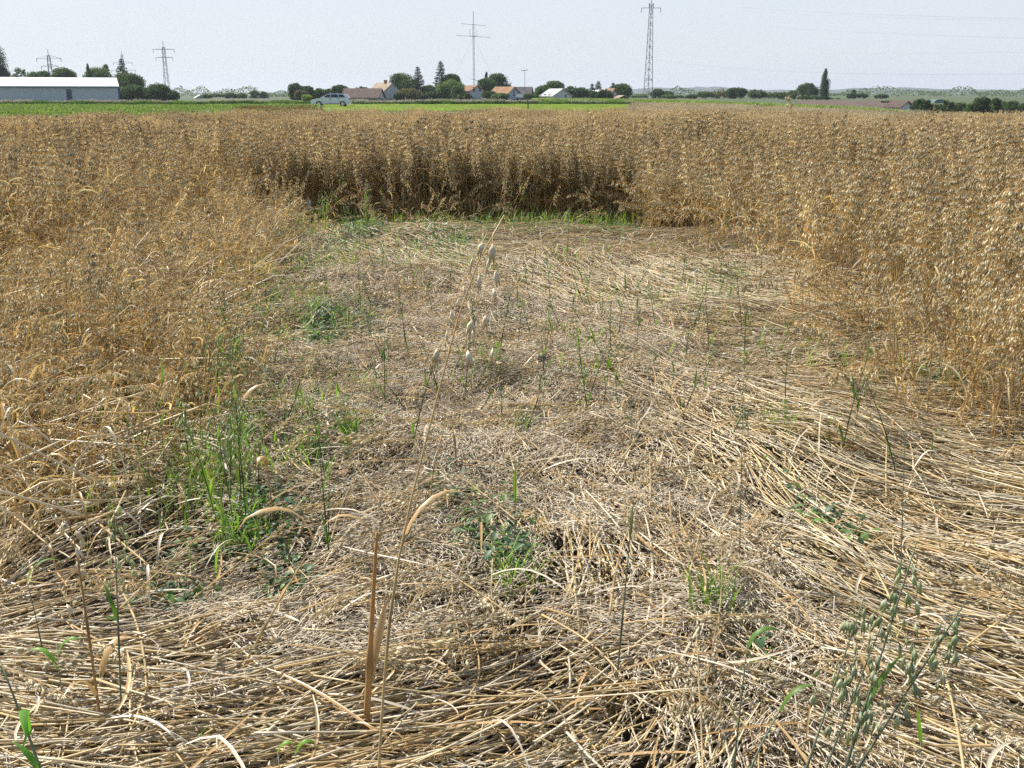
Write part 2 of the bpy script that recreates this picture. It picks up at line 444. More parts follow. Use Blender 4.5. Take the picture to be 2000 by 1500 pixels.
def dense_patch(n, size, spk, rng, h=(.85, 1.05), colors=RIPE, stemc=STEM):
    b = MB()
    xy = rng.uniform(-size / 2, size / 2, (n, 2)); hh = rng.uniform(*h, n)
    lean = rng.normal(0, .07, (n, 2))
    s = np.linspace(0, 1, 4)
    path = np.stack([xy[:, None, 0] + lean[:, None, 0] * s ** 2 * 1.5, xy[:, None, 1] + lean[:, None, 1] * s ** 2 * 1.5, hh[:, None] * s], -1)
    b.tubes(path, .0032, stemc * rng.uniform(.75, 1.2, (n, 1)), 3)
    N = n * spk; i = np.repeat(np.arange(n), spk)
    f = rng.uniform(0, 1, N); ang = rng.uniform(0, 2 * PI, N); rr = .012 + .055 * (1 - f) * rng.uniform(.2, 1, N)
    e = path[i, -1] + np.stack([np.cos(ang) * rr, np.sin(ang) * rr, -.22 * (1 - f) + .02 - rr * .3], -1)
    e[:, :2] += lean[i] * .1
    b.husks(e, np.array([[0, 0, -1.]]) + rng.normal(0, .22, (N, 3)), .025 * rng.uniform(.8, 1.2, N), .0042, colors[rng.integers(0, len(colors), N)] * rng.uniform(.75, 1.2, (N, 1)), 3, .7, 0, rng)
    m = n // 2; i = rng.integers(0, n, m); a = rng.uniform(.3, .7, m); ang = rng.uniform(0, 2 * PI, m); l = rng.uniform(.12, .25, m)
    t = np.linspace(0, 1, 4)[None]
    base = path[i, 0] * (1 - a[:, None]) + path[i, -1] * a[:, None]
    q = base[:, None, :] + np.stack([np.cos(ang)[:, None] * t * l[:, None] * .6, np.sin(ang)[:, None] * t * l[:, None] * .6, l[:, None] * (.6 * t - 1.3 * t * t)], -1)
    b.ribbons(q, .005 * (1 - t * .8), LEAFC[rng.integers(0, 4, m)])
    return b
PATCH = bpy.data.collections.new('oat_patches')
for k in range(6): proto('far', dense_patch(66, .55, 19, np.random.default_rng(40 + k)), coll=PATCH)

def scatter(name, xyz, rot, scl, idx, coll):
    me = bpy.data.meshes.new(name); n = len(xyz)
    me.vertices.add(n); me.vertices.foreach_set('co', np.asarray(xyz, 'f').ravel())
    a = me.attributes.new('rot', 'FLOAT_VECTOR', 'POINT'); a.data.foreach_set('vector', np.asarray(rot, 'f').ravel())
    a = me.attributes.new('scl', 'FLOAT_VECTOR', 'POINT'); sc = np.asarray(scl, 'f')
    if sc.ndim == 1: sc = np.repeat(sc[:, None], 3, 1)
    a.data.foreach_set('vector', sc.ravel())
    a = me.attributes.new('idx', 'INT', 'POINT'); a.data.foreach_set('value', np.asarray(idx, 'i'))
    ob = bpy.data.objects.new(name, me); COL.objects.link(ob)
    g = bpy.data.node_groups.new('scatter_' + name, 'GeometryNodeTree')
    g.interface.new_socket('Geometry', in_out='INPUT', socket_type='NodeSocketGeometry')
    g.interface.new_socket('Geometry', in_out='OUTPUT', socket_type='NodeSocketGeometry')
    N = g.nodes.new; L = g.links.new
    gi = N('NodeGroupInput'); go = N('NodeGroupOutput'); ip = N('GeometryNodeInstanceOnPoints'); ci = N('GeometryNodeCollectionInfo')
    ci.inputs['Collection'].default_value = coll; ci.inputs['Separate Children'].default_value = True; ci.inputs['Reset Children'].default_value = True
    def na(nm, t):
        x = N('GeometryNodeInputNamedAttribute'); x.data_type = t; x.inputs['Name'].default_value = nm; return x.outputs['Attribute']
    er = N('FunctionNodeEulerToRotation'); L(na('rot', 'FLOAT_VECTOR'), er.inputs[0])
    L(gi.outputs[0], ip.inputs['Points']); L(ci.outputs[0], ip.inputs['Instance']); ip.inputs['Pick Instance'].default_value = True
    L(na('idx', 'INT'), ip.inputs['Instance Index']); L(er.outputs[0], ip.inputs['Rotation']); L(na('scl', 'FLOAT_VECTOR'), ip.inputs['Scale']); L(ip.outputs[0], go.inputs[0])
    md = ob.modifiers.new('scatter', 'NODES'); md.node_group = g
    return ob

def pick(kind, n, coll=PROTO, rng=RNG):
    a = np.array(PIDX[(coll.name, kind)]); return a[rng.integers(0, len(a), n)]

def grid_pts(x0, x1, y0, y1, dens, rng=RNG):
    s = 1 / math.sqrt(dens)
    X, Y = np.meshgrid(np.arange(x0, x1, s), np.arange(y0, y1, s))
    p = np.stack([X.ravel(), Y.ravel()], -1)
    return p + rng.uniform(-.6, .6, p.shape) * s

def in_view(p, margin=160, top=1.1):
    a = np.zeros(len(p), bool)
    for z in (0, top):
        x, y, d = proj(np.concatenate([p, np.full((len(p), 1), z)], 1))
        a |= (x > -margin) & (x < 2000 + margin) & (y < 1500 + margin) & (d > .2)
    return a

# ------------------------------------------------------------------ layout of the flattened patch (foot of the standing crop)
R_PX = [(2500, 1090), (2060, 965), (1800, 905), (1700, 790), (1625, 705), (1520, 640), (1425, 585), (1335, 528), (1280, 480), (1215, 442)]
B_PX = [(1215, 442), (1100, 440), (900, 438), (700, 430), (560, 420), (485, 410)]
L_PX = [(485, 410), (420, 470), (300, 545), (160, 600), (0, 625), (-300, 690)]
RIGHT = G(*np.array(R_PX).T); BACK = G(*np.array(B_PX).T); LEFT = G(*np.array(L_PX).T)
MAT = np.concatenate([RIGHT, BACK[1:], LEFT[1:], [[-9, 2], [-9, -1], [9, -1], [9, 1.5]]])
LEAN_PX = [(485, 410), (420, 470), (300, 545), (160, 600), (0, 625), (-300, 690), (-400, 1330), (0, 1290), (230, 1200), (360, 1040), (430, 850), (440, 700), (540, 540), (600, 430)]
LEANZ = G(*np.array(LEAN_PX).T)

# standing oats, plant by plant near the camera
p = grid_pts(-11, 11, 2.2, 16.5, 190)
p = p[in_view(p)]
pw = p + np.stack([noise(p[:, 0] * 1.7, p[:, 1] * 1.7, 14) - .5, noise(p[:, 0] * 1.7, p[:, 1] * 1.7, 15) - .5], -1) * .6 * smooth(4.6, 7.0, p[:, 1])[:, None]
p = p[~inside(pw, MAT)]
HOL = [(1420, 272, .45), (1480, 270, .4), (1210, 292, .45), (1600, 266, .5), (1700, 278, .4), (670, 277, .5), (790, 287, .4), (560, 302, .35), (450, 312, .4), (370, 322, .25), (290, 302, .25), (1560, 335, .25), (1335, 385, .3), (1230, 330, .35), (1800, 300, .3), (1900, 280, .35), (960, 300, .3), (200, 290, .3), (1745, 590, .22), (1530, 545, .2)]
for hx, hy, hr in HOL:
    h0 = G(hx, hy, 1.0) if hy < 500 else G(hx, hy, .45); hd_ = (p - h0) / np.array([1.0, .55])
    p = p[np.linalg.norm(hd_, axis=1) + .5 * hr * (noise(p[:, 0] * 6, p[:, 1] * 6, 16) - .5) > hr * 1.05]
edge = np.concatenate([RIGHT, BACK[1:], LEFT[1:]])
dR, vR = edge_dist(p, RIGHT); dL, vL = edge_dist(p, LEFT); dB, vB = edge_dist(p, BACK)
d = np.minimum(np.minimum(dR, dL), dB)
gap = noise(p[:, 0] * 1.6, p[:, 1] * 1.3, 9) * .45 + noise(p[:, 0] * 3.6, p[:, 1] * 3.2, 10) * .55
keep = (RNG.uniform(0, 1, len(p)) < np.where(gap < .42, .08, np.where(gap < .49, .6, 1.0)) + .8 * np.exp(-(dB / .8) ** 2)) & ((d > .2) | (RNG.uniform(0, 1, len(p)) < np.where(dR < .3, .9, .5)))
p, dR, vR, dL, vL, dB, vB, d, gap = [a[keep] for a in (p, dR, vR, dL, vL, dB, vB, d, gap)]
n = len(p)
lean = np.abs(RNG.normal(0, .09, n)); phi = RNG.uniform(-PI, PI, n); idx = pick('up', n)
hs = .97 + .2 * (noise(p[:, 0] * .8, p[:, 1] * .8, 4) - .5) + .46 * (noise(p[:, 0] * 2.7, p[:, 1] * 2.7, 18) - .42) + RNG.normal(0, .05, n)
# right edge: arching towards the flattened patch
nearR = np.exp(-(dR / .9) ** 2) * (dR < dB)
mR = RNG.uniform(0, 1, n) < nearR * .38
phi = np.where(mR, np.arctan2(vR[:, 1], vR[:, 0]) + RNG.normal(0, .6, n), phi)
lean = np.where(mR, np.abs(RNG.normal(.2, .22, n)) * nearR + .03, lean)
mA = mR & (RNG.uniform(0, 1, n) < .45)
idx = np.where(mA, pick('arch', n), idx)
hs = np.where(dR < 2.2, hs * (.88 + .10 * np.clip(dR / 2.2, 0, 1)) * (.84 + .34 * noise(p[:, 0] * 2.6, p[:, 1] * 2.6, 17)) * RNG.uniform(.85, 1.05, n), hs)
# left edge: tangled, leaning every way
nearL = np.exp(-(dL / 1.3) ** 2) * (dL < dB)
mL = RNG.uniform(0, 1, n) < nearL
lean = np.where(mL, np.abs(RNG.normal(.3, .25, n)), lean); phi = np.where(mL, RNG.uniform(-PI, PI, n), phi)
k = RNG.uniform(0, 1, n)
idx = np.where(mL & (k < .3), pick('arch', n), idx); idx = np.where(mL & (k > .80), pick('broken', n), idx); idx = np.where(mL & (k > .3) & (k < .62), pick('stick', n), idx)
cw = .35 * np.stack([noise(p[:, 0] * 2.7, p[:, 1] * 2.7, 19) - .5, noise(p[:, 0] * 2.7, p[:, 1] * 2.7, 20) - .5], -1)   # whole clumps nod one way
free = ~(mR | mL)
phi = np.where(free, np.arctan2(cw[:, 1], cw[:, 0]) + RNG.normal(0, .9, n), phi); lean = np.where(free, np.hypot(cw[:, 0], cw[:, 1]) * .9 + np.abs(RNG.normal(0, .06, n)), lean)
rot = np.stack([RNG.normal(0, .06, n), lean, phi], -1)
xyz = np.concatenate([p, np.zeros((n, 1))], 1)
tag(scatter('standing_oats', xyz, rot, hs, idx, PROTO), 'ripe golden oats standing around the flattened patch', 'oat crop', kind='stuff')
pb_ = G(RNG.uniform(470, 1250, 2600), 440.0, 0) + np.stack([RNG.normal(0, .05, 2600), RNG.uniform(-.05, 1.3, 2600)], -1)
nb_ = len(pb_)
tag(scatter('back_edge_oats', np.concatenate([pb_, np.zeros((nb_, 1))], 1), np.stack([RNG.normal(0, .07, nb_), np.abs(RNG.normal(0, .08, nb_)), RNG.uniform(-PI, PI, nb_)], -1), RNG.uniform(.8, 1.08, nb_), pick('up', nb_), PROTO),
    'dense dark rank of oats along the back edge of the patch', 'oat crop', kind='stuff')
print('standing', n)

# leaning and broken oats on the left
p = grid_pts(-8, 1, 1.6, 11, 420); p = p[in_view(p)]; p = p[inside(p, LEANZ)]
p = p[RNG.uniform(0, 1, len(p)) < np.where(p[:, 1] < 5, 1.0, .72) * smooth(.40, .54, noise(p[:, 0] * 1.4, p[:, 1] * 1.4, 21) * .45 + noise(p[:, 0] * 3.0, p[:, 1] * 3.0, 22) * .55) * (.35 + .65 * smooth(.1, -.75, p[:, 0] + .12 * p[:, 1]))]
n = len(p); k = RNG.uniform(0, 1, n) ** np.where(p[:, 1] < 5, 1.9, 1.0)
idx = np.where(k < .07, pick('arch', n), np.where(k < .17, pick('up', n), np.where(k < .24, pick('broken', n), np.where(k < .74, pick('stick', n), pick('stub', n)))))
lean = np.abs(RNG.normal(.22, .3, n)); phi = RNG.normal(.3, 1.6, n)
tall = smooth(-.4, -2.2, p[:, 0] + .1 * (p[:, 1] - 4))
hs = np.where(k < .17, RNG.uniform(.5, .8, n), RNG.uniform(.6, 1.05, n)) * (.85 + .3 * tall)
tag(scatter('leaning_oats', np.concatenate([p, np.zeros((n, 1))], 1), np.stack([RNG.normal(0, .15, n), lean, phi], -1), hs, idx, PROTO),
    'tangle of broken and leaning oat stalks left of the flattened patch', 'broken oats', kind='stuff')
print('leaning', n)

# the crop farther off, in clumps
EDGE_PX = np.array([(-200, 226), (0, 225), (300, 223), (450, 219), (600, 214.5), (800, 214), (1000, 214), (1200, 212.5), (1400, 213), (1600, 217), (1800, 223), (2000, 228), (2250, 233)])
ED = G(EDGE_PX[:, 0], EDGE_PX[:, 1], 1.0)
FARPOLY = np.concatenate([[[-40, 15.8]], ED, [[40, 15.8]]])
p = grid_pts(-26, 26, 15.6, 40, 5.2); p = p[in_view(p, 220)]; p = p[inside(p, FARPOLY)]
n = len(p)
sc = np.stack([RNG.uniform(.85, 1.1, n)] * 2 + [.96 + .18 * (noise(p[:, 0] * .35, p[:, 1] * .5, 31) - .5) + .26 * (noise(p[:, 0] * 1.5, p[:, 1] * 1.2, 32) - .5)], -1)
kp = (noise(p[:, 0] * .6, p[:, 1] * .5, 33) > .16) & (noise(p[:, 0] * 1.6, p[:, 1] * 1.0, 34) > .27)
p, sc = p[kp], sc[kp]; n = len(p)
tag(scatter('distant_oats', np.concatenate([p, np.zeros((n, 1))], 1), np.stack([RNG.normal(0, .04, n), RNG.normal(0, .04, n), RNG.uniform(-PI, PI, n)], -1), sc, pick('far', n, PATCH), PATCH),
    'even ripe oat crop stretching back to the green meadow', 'oat crop', kind='stuff')
print('distant', n)

# a paler grain field behind it on the right
GRAIN = bpy.data.collections.new('grain_patches')
PALE = np.array([[.66, .64, .56], [.70, .68, .60], [.62, .59, .51]])
for k in range(4): proto('grain', dense_patch(70, .9, 9, np.random.default_rng(70 + k), (.8, .95), PALE, np.array([.7, .6, .42])), coll=GRAIN)
GF = G(np.array([1240, 1300, 1400, 1500, 1600, 1750, 1900, 2000, 2150]), np.array([197.5, 198, 200.5, 204.5, 208, 213, 219, 222.5, 227]), .95)
nearE = G(np.array([2150, 2000, 1800, 1600, 1400, 1240]), np.array([231, 228, 223, 217, 213, 212.5]), 1.0)
p = grid_pts(4, 30, 18, 72, 2.2); p = p[in_view(p, 200)]; p = p[inside(p, np.concatenate([GF, nearE]))]
n = len(p)
tag(scatter('pale_grain', np.concatenate([p, terr(p[:, 0], p[:, 1])[:, None]], 1), np.stack([RNG.normal(0, .03, n), RNG.normal(0, .03, n), RNG.uniform(-PI, PI, n)], -1), RNG.uniform(.92, 1.05, n), pick('grain', n, GRAIN), GRAIN),
    'smooth pale grain field behind the oats on the right', 'grain crop', kind='stuff')
print('grain', n)

# ------------------------------------------------------------------ the flattened straw
FLOW = np.array([  # photo pixels from foot to head of typical straws
 (1700, 1180, 1350, 870), (1990, 1300, 1500, 1000), (2000, 1080, 1700, 1000), (1900, 800, 1450, 760), (1650, 600, 1400, 560), (1550, 680, 1250, 650),
 (1400, 640, 1100, 520), (1150, 620, 1000, 540), (1900, 930, 1600, 890), (1950, 1260, 1600, 1150), (1250, 1500, 1350, 1300), (1350, 1200, 1250, 1000),
 (1170, 1220, 1130, 1050), (1050, 750, 850, 900), (850, 790, 700, 850), (960, 820, 900, 880), (850, 950, 750, 1000), (900, 1100, 850, 1200),
 (650, 650, 800, 560), (800, 560, 700, 620), (0, 1340, 450, 1370), (100, 1280, 550, 1160), (300, 1150, 450, 1100), (100, 1100, 250, 1000), (0, 1400, 400, 1380),
 (600, 1480, 1000, 1350), (700, 1420, 1100, 1310), (1000, 1330, 1300, 1300), (900, 1490, 1150, 1400), (100, 870, 250, 930), (150, 750, 400, 790), (0, 660, 300, 720),
 (2000, 1430, 1650, 1330), (1800, 1480, 1500, 1380), (1750, 660, 1550, 700), (1960, 700, 1700, 740), (1100, 480, 1250, 470), (700, 480, 800, 520), (1000, 960, 1180, 850),
 (620, 1120, 680, 1010), (480, 1230, 600, 1190), (1500, 880, 1280, 780), (1300, 760, 1120, 700)], float)
fa = G(FLOW[:, 0], FLOW[:, 1], .12); fb = G(FLOW[:, 2], FLOW[:, 3], .12)
FC = (fa + fb) / 2; FD = nrm(fb - fa)
def flow(p):
    d2 = ((p[:, None, :] - FC[None]) ** 2).sum(-1)
    w = 1 / (d2 + .02) ** 1.7
    v = (w[..., None] * FD[None]).sum(1)
    return np.arctan2(v[:, 1], v[:, 0])
# straw cover / head cover by place (photo pixel, straw, heads)
COV = np.array([(1700, 1150, 1, .25), (1900, 1300, 1, .3), (1750, 800, 1, .25), (1450, 600, 1, .2), (1250, 560, 1, .25), (1500, 950, 1, .2), (1850, 1000, 1, .15), (1250, 1030, .5, .9), (1150, 1150, .9, .3),
 (850, 820, .30, 1), (750, 750, .35, 1), (900, 950, .3, 1), (820, 1050, .3, 1), (780, 1250, .3, 1), (650, 1280, .3, 1), (1050, 700, .4, .9), (900, 650, .4, .9), (1020, 850, .6, .7), (700, 600, .4, .7),
 (1280, 1300, .5, .9), (1400, 1240, .5, .9), (200, 1370, 1, .25), (400, 1360, 1, .4), (700, 1440, 1, .2), (1000, 1370, 1, .2), (1150, 1430, .7, .4), (300, 1050, .4, .3), (200, 900, .35, .2), (60, 900, .3, .1), (100, 700, .4, .1), (300, 700, .4, .2), (100, 1080, .35, .2), (500, 1050, .3, .4), (560, 900, .35, .6),
 (620, 460, .3, .2), (900, 450, .25, .1), (1150, 455, .3, .1), (950, 1170, .35, .6), (600, 650, .3, .3), (1500, 1400, .7, .7), (1800, 1420, 1, .5), (1080, 560, .9, .2)], float)
cc = G(COV[:, 0], COV[:, 1], .12)
def cover(p):
    d2 = ((p[:, None, :] - cc[None]) ** 2).sum(-1); w = 1 / (d2 + .01) ** 1.6; w /= w.sum(1, keepdims=True)
    return w @ COV[:, 2], w @ COV[:, 3]
def mat_h(x, y):
    fade = smooth(11.6, 10.2, y)
    return (.05 + .13 * noise(x * 1.6, y * 1.6, 51) + .07 * noise(x * 4.3, y * 4.3, 52) + .03 * noise(x * 11, y * 11, 53)) * fade + .005
MATZ = np.concatenate([RIGHT, BACK[1:], LEFT[1:], [[-9, 2], [-9, .8], [9, .8], [9, 1.5]]])

def straws(p, length, lift, r, colors, K=8, spread=.35, turn=1.0):
    n = len(p); a = flow(p) + RNG.normal(0, spread, n); ds = length / (K - 1)
    pts = np.zeros((n, K, 3)); q = p - np.stack([np.cos(a), np.sin(a)], -1) * (length * .5)[:, None]
    da = RNG.normal(0, .05, n)
    tilt = RNG.normal(0, .05, n); kink = np.where(RNG.uniform(0, 1, n) < .3, RNG.integers(1, K, n), 99); kang = RNG.normal(0, .8, n)
    for k in range(K):
        pts[:, k, :2] = q; s = k / (K - 1) - .5
        pts[:, k, 2] = mat_h(q[:, 0], q[:, 1]) * lift + tilt * s * length * 1.0 + .008
        q = q + np.stack([np.cos(a), np.sin(a)], -1) * ds[:, None]
        a = a + da + np.where(kink == k, kang, 0)
    # smooth the height so that stiff straws bridge hollows
    z = pts[:, :, 2]
    for _ in range(4):
        zz = z.copy(); zz[:, 1:-1] = (z[:, :-2] + z[:, 1:-1] * 1 + z[:, 2:]) / 3; z = zz
    pts[:, :, 2] = np.maximum(z, .004)
    return pts, r
SC = np.array([[.72, .57, .30], [.78, .66, .42], [.66, .50, .24], [.74, .65, .48], [.58, .41, .19], [.80, .71, .52]])
b = MB()
p = grid_pts(-6, 6, 1.5, 11.6, 900); p = p[in_view(p, 250, .2)]; p = p[inside(p, MATZ) | (edge_dist(p, edge)[0] < .75)]
st, hd = cover(p)
dist = np.hypot(p[:, 0], p[:, 1])
keep = RNG.uniform(0, 1, len(p)) < np.clip(st * .95, .15, 1) * np.where(dist > 6, .7, 1) * np.where(noise(p[:, 0] * 3, p[:, 1] * 3, 61) < .22, .35, 1)
p = p[keep]; n = len(p)
lift = RNG.uniform(0, 1, n) ** .6 * 1.15
pts, r = straws(p, RNG.uniform(.22, .9, n) * (.55 + .45 * st[keep]), lift, None, None, 8, np.where(RNG.uniform(0, 1, n) < .78, .15, .8))
col = SC[RNG.integers(0, len(SC), n)] * RNG.uniform(.75, 1.2, (n, 1))
colk = np.repeat(col[:, None, :], 8, 1)
node = RNG.integers(1, 7, n); colk[np.arange(n), node] *= .55
rr = RNG.uniform(.0017, .0037, n)[:, None] * np.linspace(1.15, .8, 8)[None]
rr[np.arange(n), node] *= 1.2
colk *= RNG.uniform(.82, 1.14, (n, 8, 1))
b.tubes(pts, rr, colk, 5, .62)
print('straws', n)
# torn dry leaf blades among them
p = grid_pts(-6, 6, 1.5, 11.4, 60); p = p[in_view(p, 150, .2)]; p = p[inside(p, MATZ)]
n = len(p); K = 7
pts, _ = straws(p, RNG.uniform(.1, .28, n), RNG.uniform(.7, 1.3, n), None, None, K, 1.1)
s = np.linspace(0, 1, K)[None]
pts[:, :, 2] += (RNG.uniform(0, 1, n)[:, None] ** 3 * .06 * np.sin(s * PI * RNG.uniform(.6, 1.4, n)[:, None])) + .01
pts[:, :, :2] += RNG.normal(0, .012, (n, 1, 2)) * (s[..., None] ** 2) * 6
b.ribbons(pts, RNG.uniform(.0020, .0050, n)[:, None] * np.sin(np.clip(s * .92 + .08, 0, 1) * PI) ** .5, np.array([[.58, .48, .33], [.52, .34, .15], [.66, .58, .45], [.44, .28, .11]])[RNG.integers(0, 4, n)] * RNG.uniform(.8, 1.15, (n, 1)), None, .5)
# loose broken straws leaning at every angle on the left
p = grid_pts(-7, 1, 1.6, 11, 130); p = p[in_view(p, 200, .5)]; p = p[inside(p, LEANZ)]
p = p[RNG.uniform(0, 1, len(p)) < .25 + .75 * smooth(.38, .6, noise(p[:, 0] * 1.8, p[:, 1] * 1.8, 64))]
n = len(p); a = RNG.normal(.1, 1.0, n) + PI * (RNG.uniform(0, 1, n) < .4); el = np.abs(RNG.normal(.25, .35, n)); l = RNG.uniform(.15, .48, n) * np.where(RNG.uniform(0, 1, n) < .12, 1.5, 1); K = 7
s_ = np.linspace(0, 1, K)[None]
kk = np.where((RNG.uniform(0, 1, n) < .5)[:, None], s_, np.minimum(s_, RNG.uniform(.4, .8, n)[:, None]))           # half of them snapped over
fold = (s_ - kk)
h0 = RNG.uniform(.03, .35, n)
pth = np.stack([p[:, :1] + np.cos(a)[:, None] * l[:, None] * (kk * np.cos(el)[:, None] + fold * .8), p[:, 1:] + np.sin(a)[:, None] * l[:, None] * (kk * np.cos(el)[:, None] + fold * .8), h0[:, None] + l[:, None] * (kk * np.sin(el)[:, None] - fold * .75)], -1)
pth[:, :, 2] = np.maximum(pth[:, :, 2], .02)
b.tubes(pth, RNG.uniform(.0022, .0042, n)[:, None] * np.linspace(1.1, .85, K)[None], SC[RNG.integers(0, len(SC), n)] * RNG.uniform(.8, 1.15, (n, 1)), 5)
m = n // 2; tip = pth[:m, -1]; t_ = np.linspace(0, 1, 6)[None]; a3 = a[:m] + RNG.normal(0, .8, m); l3 = RNG.uniform(.08, .22, m)
b.ribbons(np.stack([tip[:, :1] + np.cos(a3)[:, None] * l3[:, None] * t_ * .7, tip[:, 1:2] + np.sin(a3)[:, None] * l3[:, None] * t_ * .7, tip[:, 2:] + l3[:, None] * (.25 * t_ - 1.0 * t_ ** 2)], -1), RNG.uniform(.002, .006, m)[:, None] * np.array([[.7, 1, 1, .8, .5, .1]]), np.array([[.66, .56, .38], [.58, .40, .18], [.74, .66, .50], [.50, .32, .13]])[RNG.integers(0, 4, m)], None, .5)
tag(b.build('flattened_straw', M_STRAW), 'mat of flattened golden oat straw in the trampled patch', 'straw', kind='stuff')

# fallen oat heads: a carpet of spikelets
b = MB()
p = grid_pts(-5, 5, 1.5, 11.2, 10500); p = p[in_view(p, 60, .2)]; p = p[inside(p, MATZ)]
st, hd = cover(p)
cl = noise(p[:, 0] * 5, p[:, 1] * 5, 71) * .5 + noise(p[:, 0] * 14, p[:, 1] * 14, 72) * .5
keep = RNG.uniform(0, 1, len(p)) < np.clip(hd * 1.5 - .45, 0.0, 1) * smooth(.28, .52, cl + hd * .25) * np.where(p[:, 1] > 6, .6, 1)
p = p[keep]; n = len(p)
a = flow(p) + (noise(p[:, 0] * 6, p[:, 1] * 6, 73) - .5) * 3.4 + RNG.normal(0, .3, n)
z = mat_h(p[:, 0], p[:, 1]) * RNG.uniform(.85, 1.12, n) + RNG.uniform(0, .03, n)
dr = np.stack([np.cos(a), np.sin(a), RNG.normal(-.03, .16, n)], -1)
hc = np.array([[.66, .57, .43], [.70, .62, .49], [.60, .50, .36], [.64, .55, .41], [.73, .66, .54]])[RNG.integers(0, 5, n)] * RNG.uniform(.8, 1.1, (n, 1))
b.husks(np.concatenate([p, z[:, None]], 1), dr, RNG.uniform(.022, .036, n), RNG.uniform(.0017, .0029, n), hc, 4, .55, 0.0)
fr = RNG.uniform(0, 1, n) < .3; nf = int(fr.sum()); a2 = a[fr] + RNG.normal(0, .5, nf); l2 = RNG.uniform(.03, .10, nf)
q0 = np.concatenate([p[fr], z[fr][:, None] + .004], 1); dv = np.stack([np.cos(a2), np.sin(a2), RNG.normal(.02, .14, nf)], -1) * l2[:, None]
b.tubes(np.stack([q0 - dv * .5, q0 + np.array([0, 0, .004]), q0 + dv * .5], 1), RNG.uniform(.0005, .0013, nf)[:, None] * np.ones((1, 3)), hc[fr] * 1.05, 3)
tag(b.build('fallen_oat_heads', M_HUSK), 'carpet of fallen greyish oat spikelets over the flattened straw', 'oat heads', kind='stuff')
print('spikelets', n)
# whole heads lying in the mat
p = grid_pts(-5, 5, 1.6, 11, 60); p = p[in_view(p, 150, .2)]; p = p[inside(p, MATZ)]
st, hd = cover(p); p = p[RNG.uniform(0, 1, len(p)) < hd * 1.1 - .2]
n = len(p)
tag(scatter('lying_oat_heads', np.concatenate([p, (mat_h(p[:, 0], p[:, 1]) + .01)[:, None]], 1), np.stack([RNG.normal(0, .3, n), RNG.normal(0, .12, n), flow(p) + RNG.normal(0, .6, n)], -1), RNG.uniform(.8, 1.1, n), pick('head', n), PROTO),
    'whole oat panicles lying flat in the trampled straw', 'oat heads', kind='stuff')
# ragged heads and stubs sticking up out of the mat
p = grid_pts(-5, 5, 1.8, 11.3, 11); p = p[in_view(p, 150, .2)]; p = p[inside(p, MATZ)]
p = p[noise(p[:, 0] * 1.3, p[:, 1] * 1.3, 81) > .42]
n = len(p); k = RNG.uniform(0, 1, n)
idx = np.where(k < .4, pick('stub', n), np.where(k < .7, pick('broken', n), pick('arch', n)))
tag(scatter('bent_oat_stalks', np.concatenate([p, np.zeros((n, 1))], 1), np.stack([RNG.normal(0, .2, n), RNG.normal(.3, .3, n), RNG.uniform(-PI, PI, n)], -1), RNG.uniform(.4, .65, n), idx, PROTO),
    'short bent oat stalks poking out of the flattened straw', 'bent stalks', kind='stuff')
# half standing tufts of ripe heads, mostly on the left
tp = []
for (px, py, m, h0) in [(120, 770, 16, .55), (60, 910, 18, .6), (205, 840, 14, .5), (330, 840, 16, .5), (300, 960, 14, .5), (100, 1090, 14, .5), (425, 840, 12, .48), (485, 880, 14, .5), (350, 650, 18, .6), (240, 710, 18, .6), (30, 1160, 14, .5), (330, 1095, 10, .42), (395, 575, 18, .6), (150, 690, 18, .65), (1060, 505, 8, .35), (820, 478, 10, .5), (545, 475, 14, .6), (610, 510, 12, .5), (700, 570, 8, .35), (520, 560, 14, .5), (30, 760, 18, .65), (270, 620, 18, .65), (450, 480, 18, .7), (1790, 830, 10, .4), (1560, 660, 8, .35), (1960, 1120, 10, .3), (1400, 600, 8, .3), (880, 700, 6, .28), (1120, 800, 6, .28), (1300, 880, 6, .28)]:
    c0 = G(px, py, 0)
    for _ in range(int(m * .7)): tp.append((*(c0 + RNG.normal(0, .11, 2) * np.array([1, 1.3])), h0 * RNG.uniform(.7, 1.15)))
tp = np.array(tp); n = len(tp); k = RNG.uniform(0, 1, n)
tag(scatter('oat_tufts', np.concatenate([tp[:, :2], np.zeros((n, 1))], 1), np.stack([RNG.normal(0, .12, n), np.abs(RNG.normal(.1, .15, n)), RNG.uniform(-PI, PI, n)], -1), np.stack([tp[:, 2] * 1.25] * 2 + [tp[:, 2]], -1), np.where(k < .6, pick('up', n), np.where(k < .82, pick('arch', n), pick('stick', n))), PROTO),
    'half standing tufts of ripe oats round the edge of the patch', 'oat tufts', kind='stuff')
# a loose fringe of stalks in front of the back wall
p = G(RNG.uniform(470, 1270, 170), RNG.uniform(418, 475, 170)); n = len(p); k = RNG.uniform(0, 1, n)
tag(scatter('fringe_oats', np.concatenate([p, np.zeros((n, 1))], 1), np.stack([RNG.normal(0, .2, n), np.abs(RNG.normal(.2, .3, n)), RNG.uniform(-PI, PI, n)], -1), RNG.uniform(.5, .9, n), np.where(k < .4, pick('arch', n), np.where(k < .75, pick('up', n), pick('broken', n))), PROTO),
    'loose fringe of dry stalks before the dark standing edge', 'oat fringe', kind='stuff')

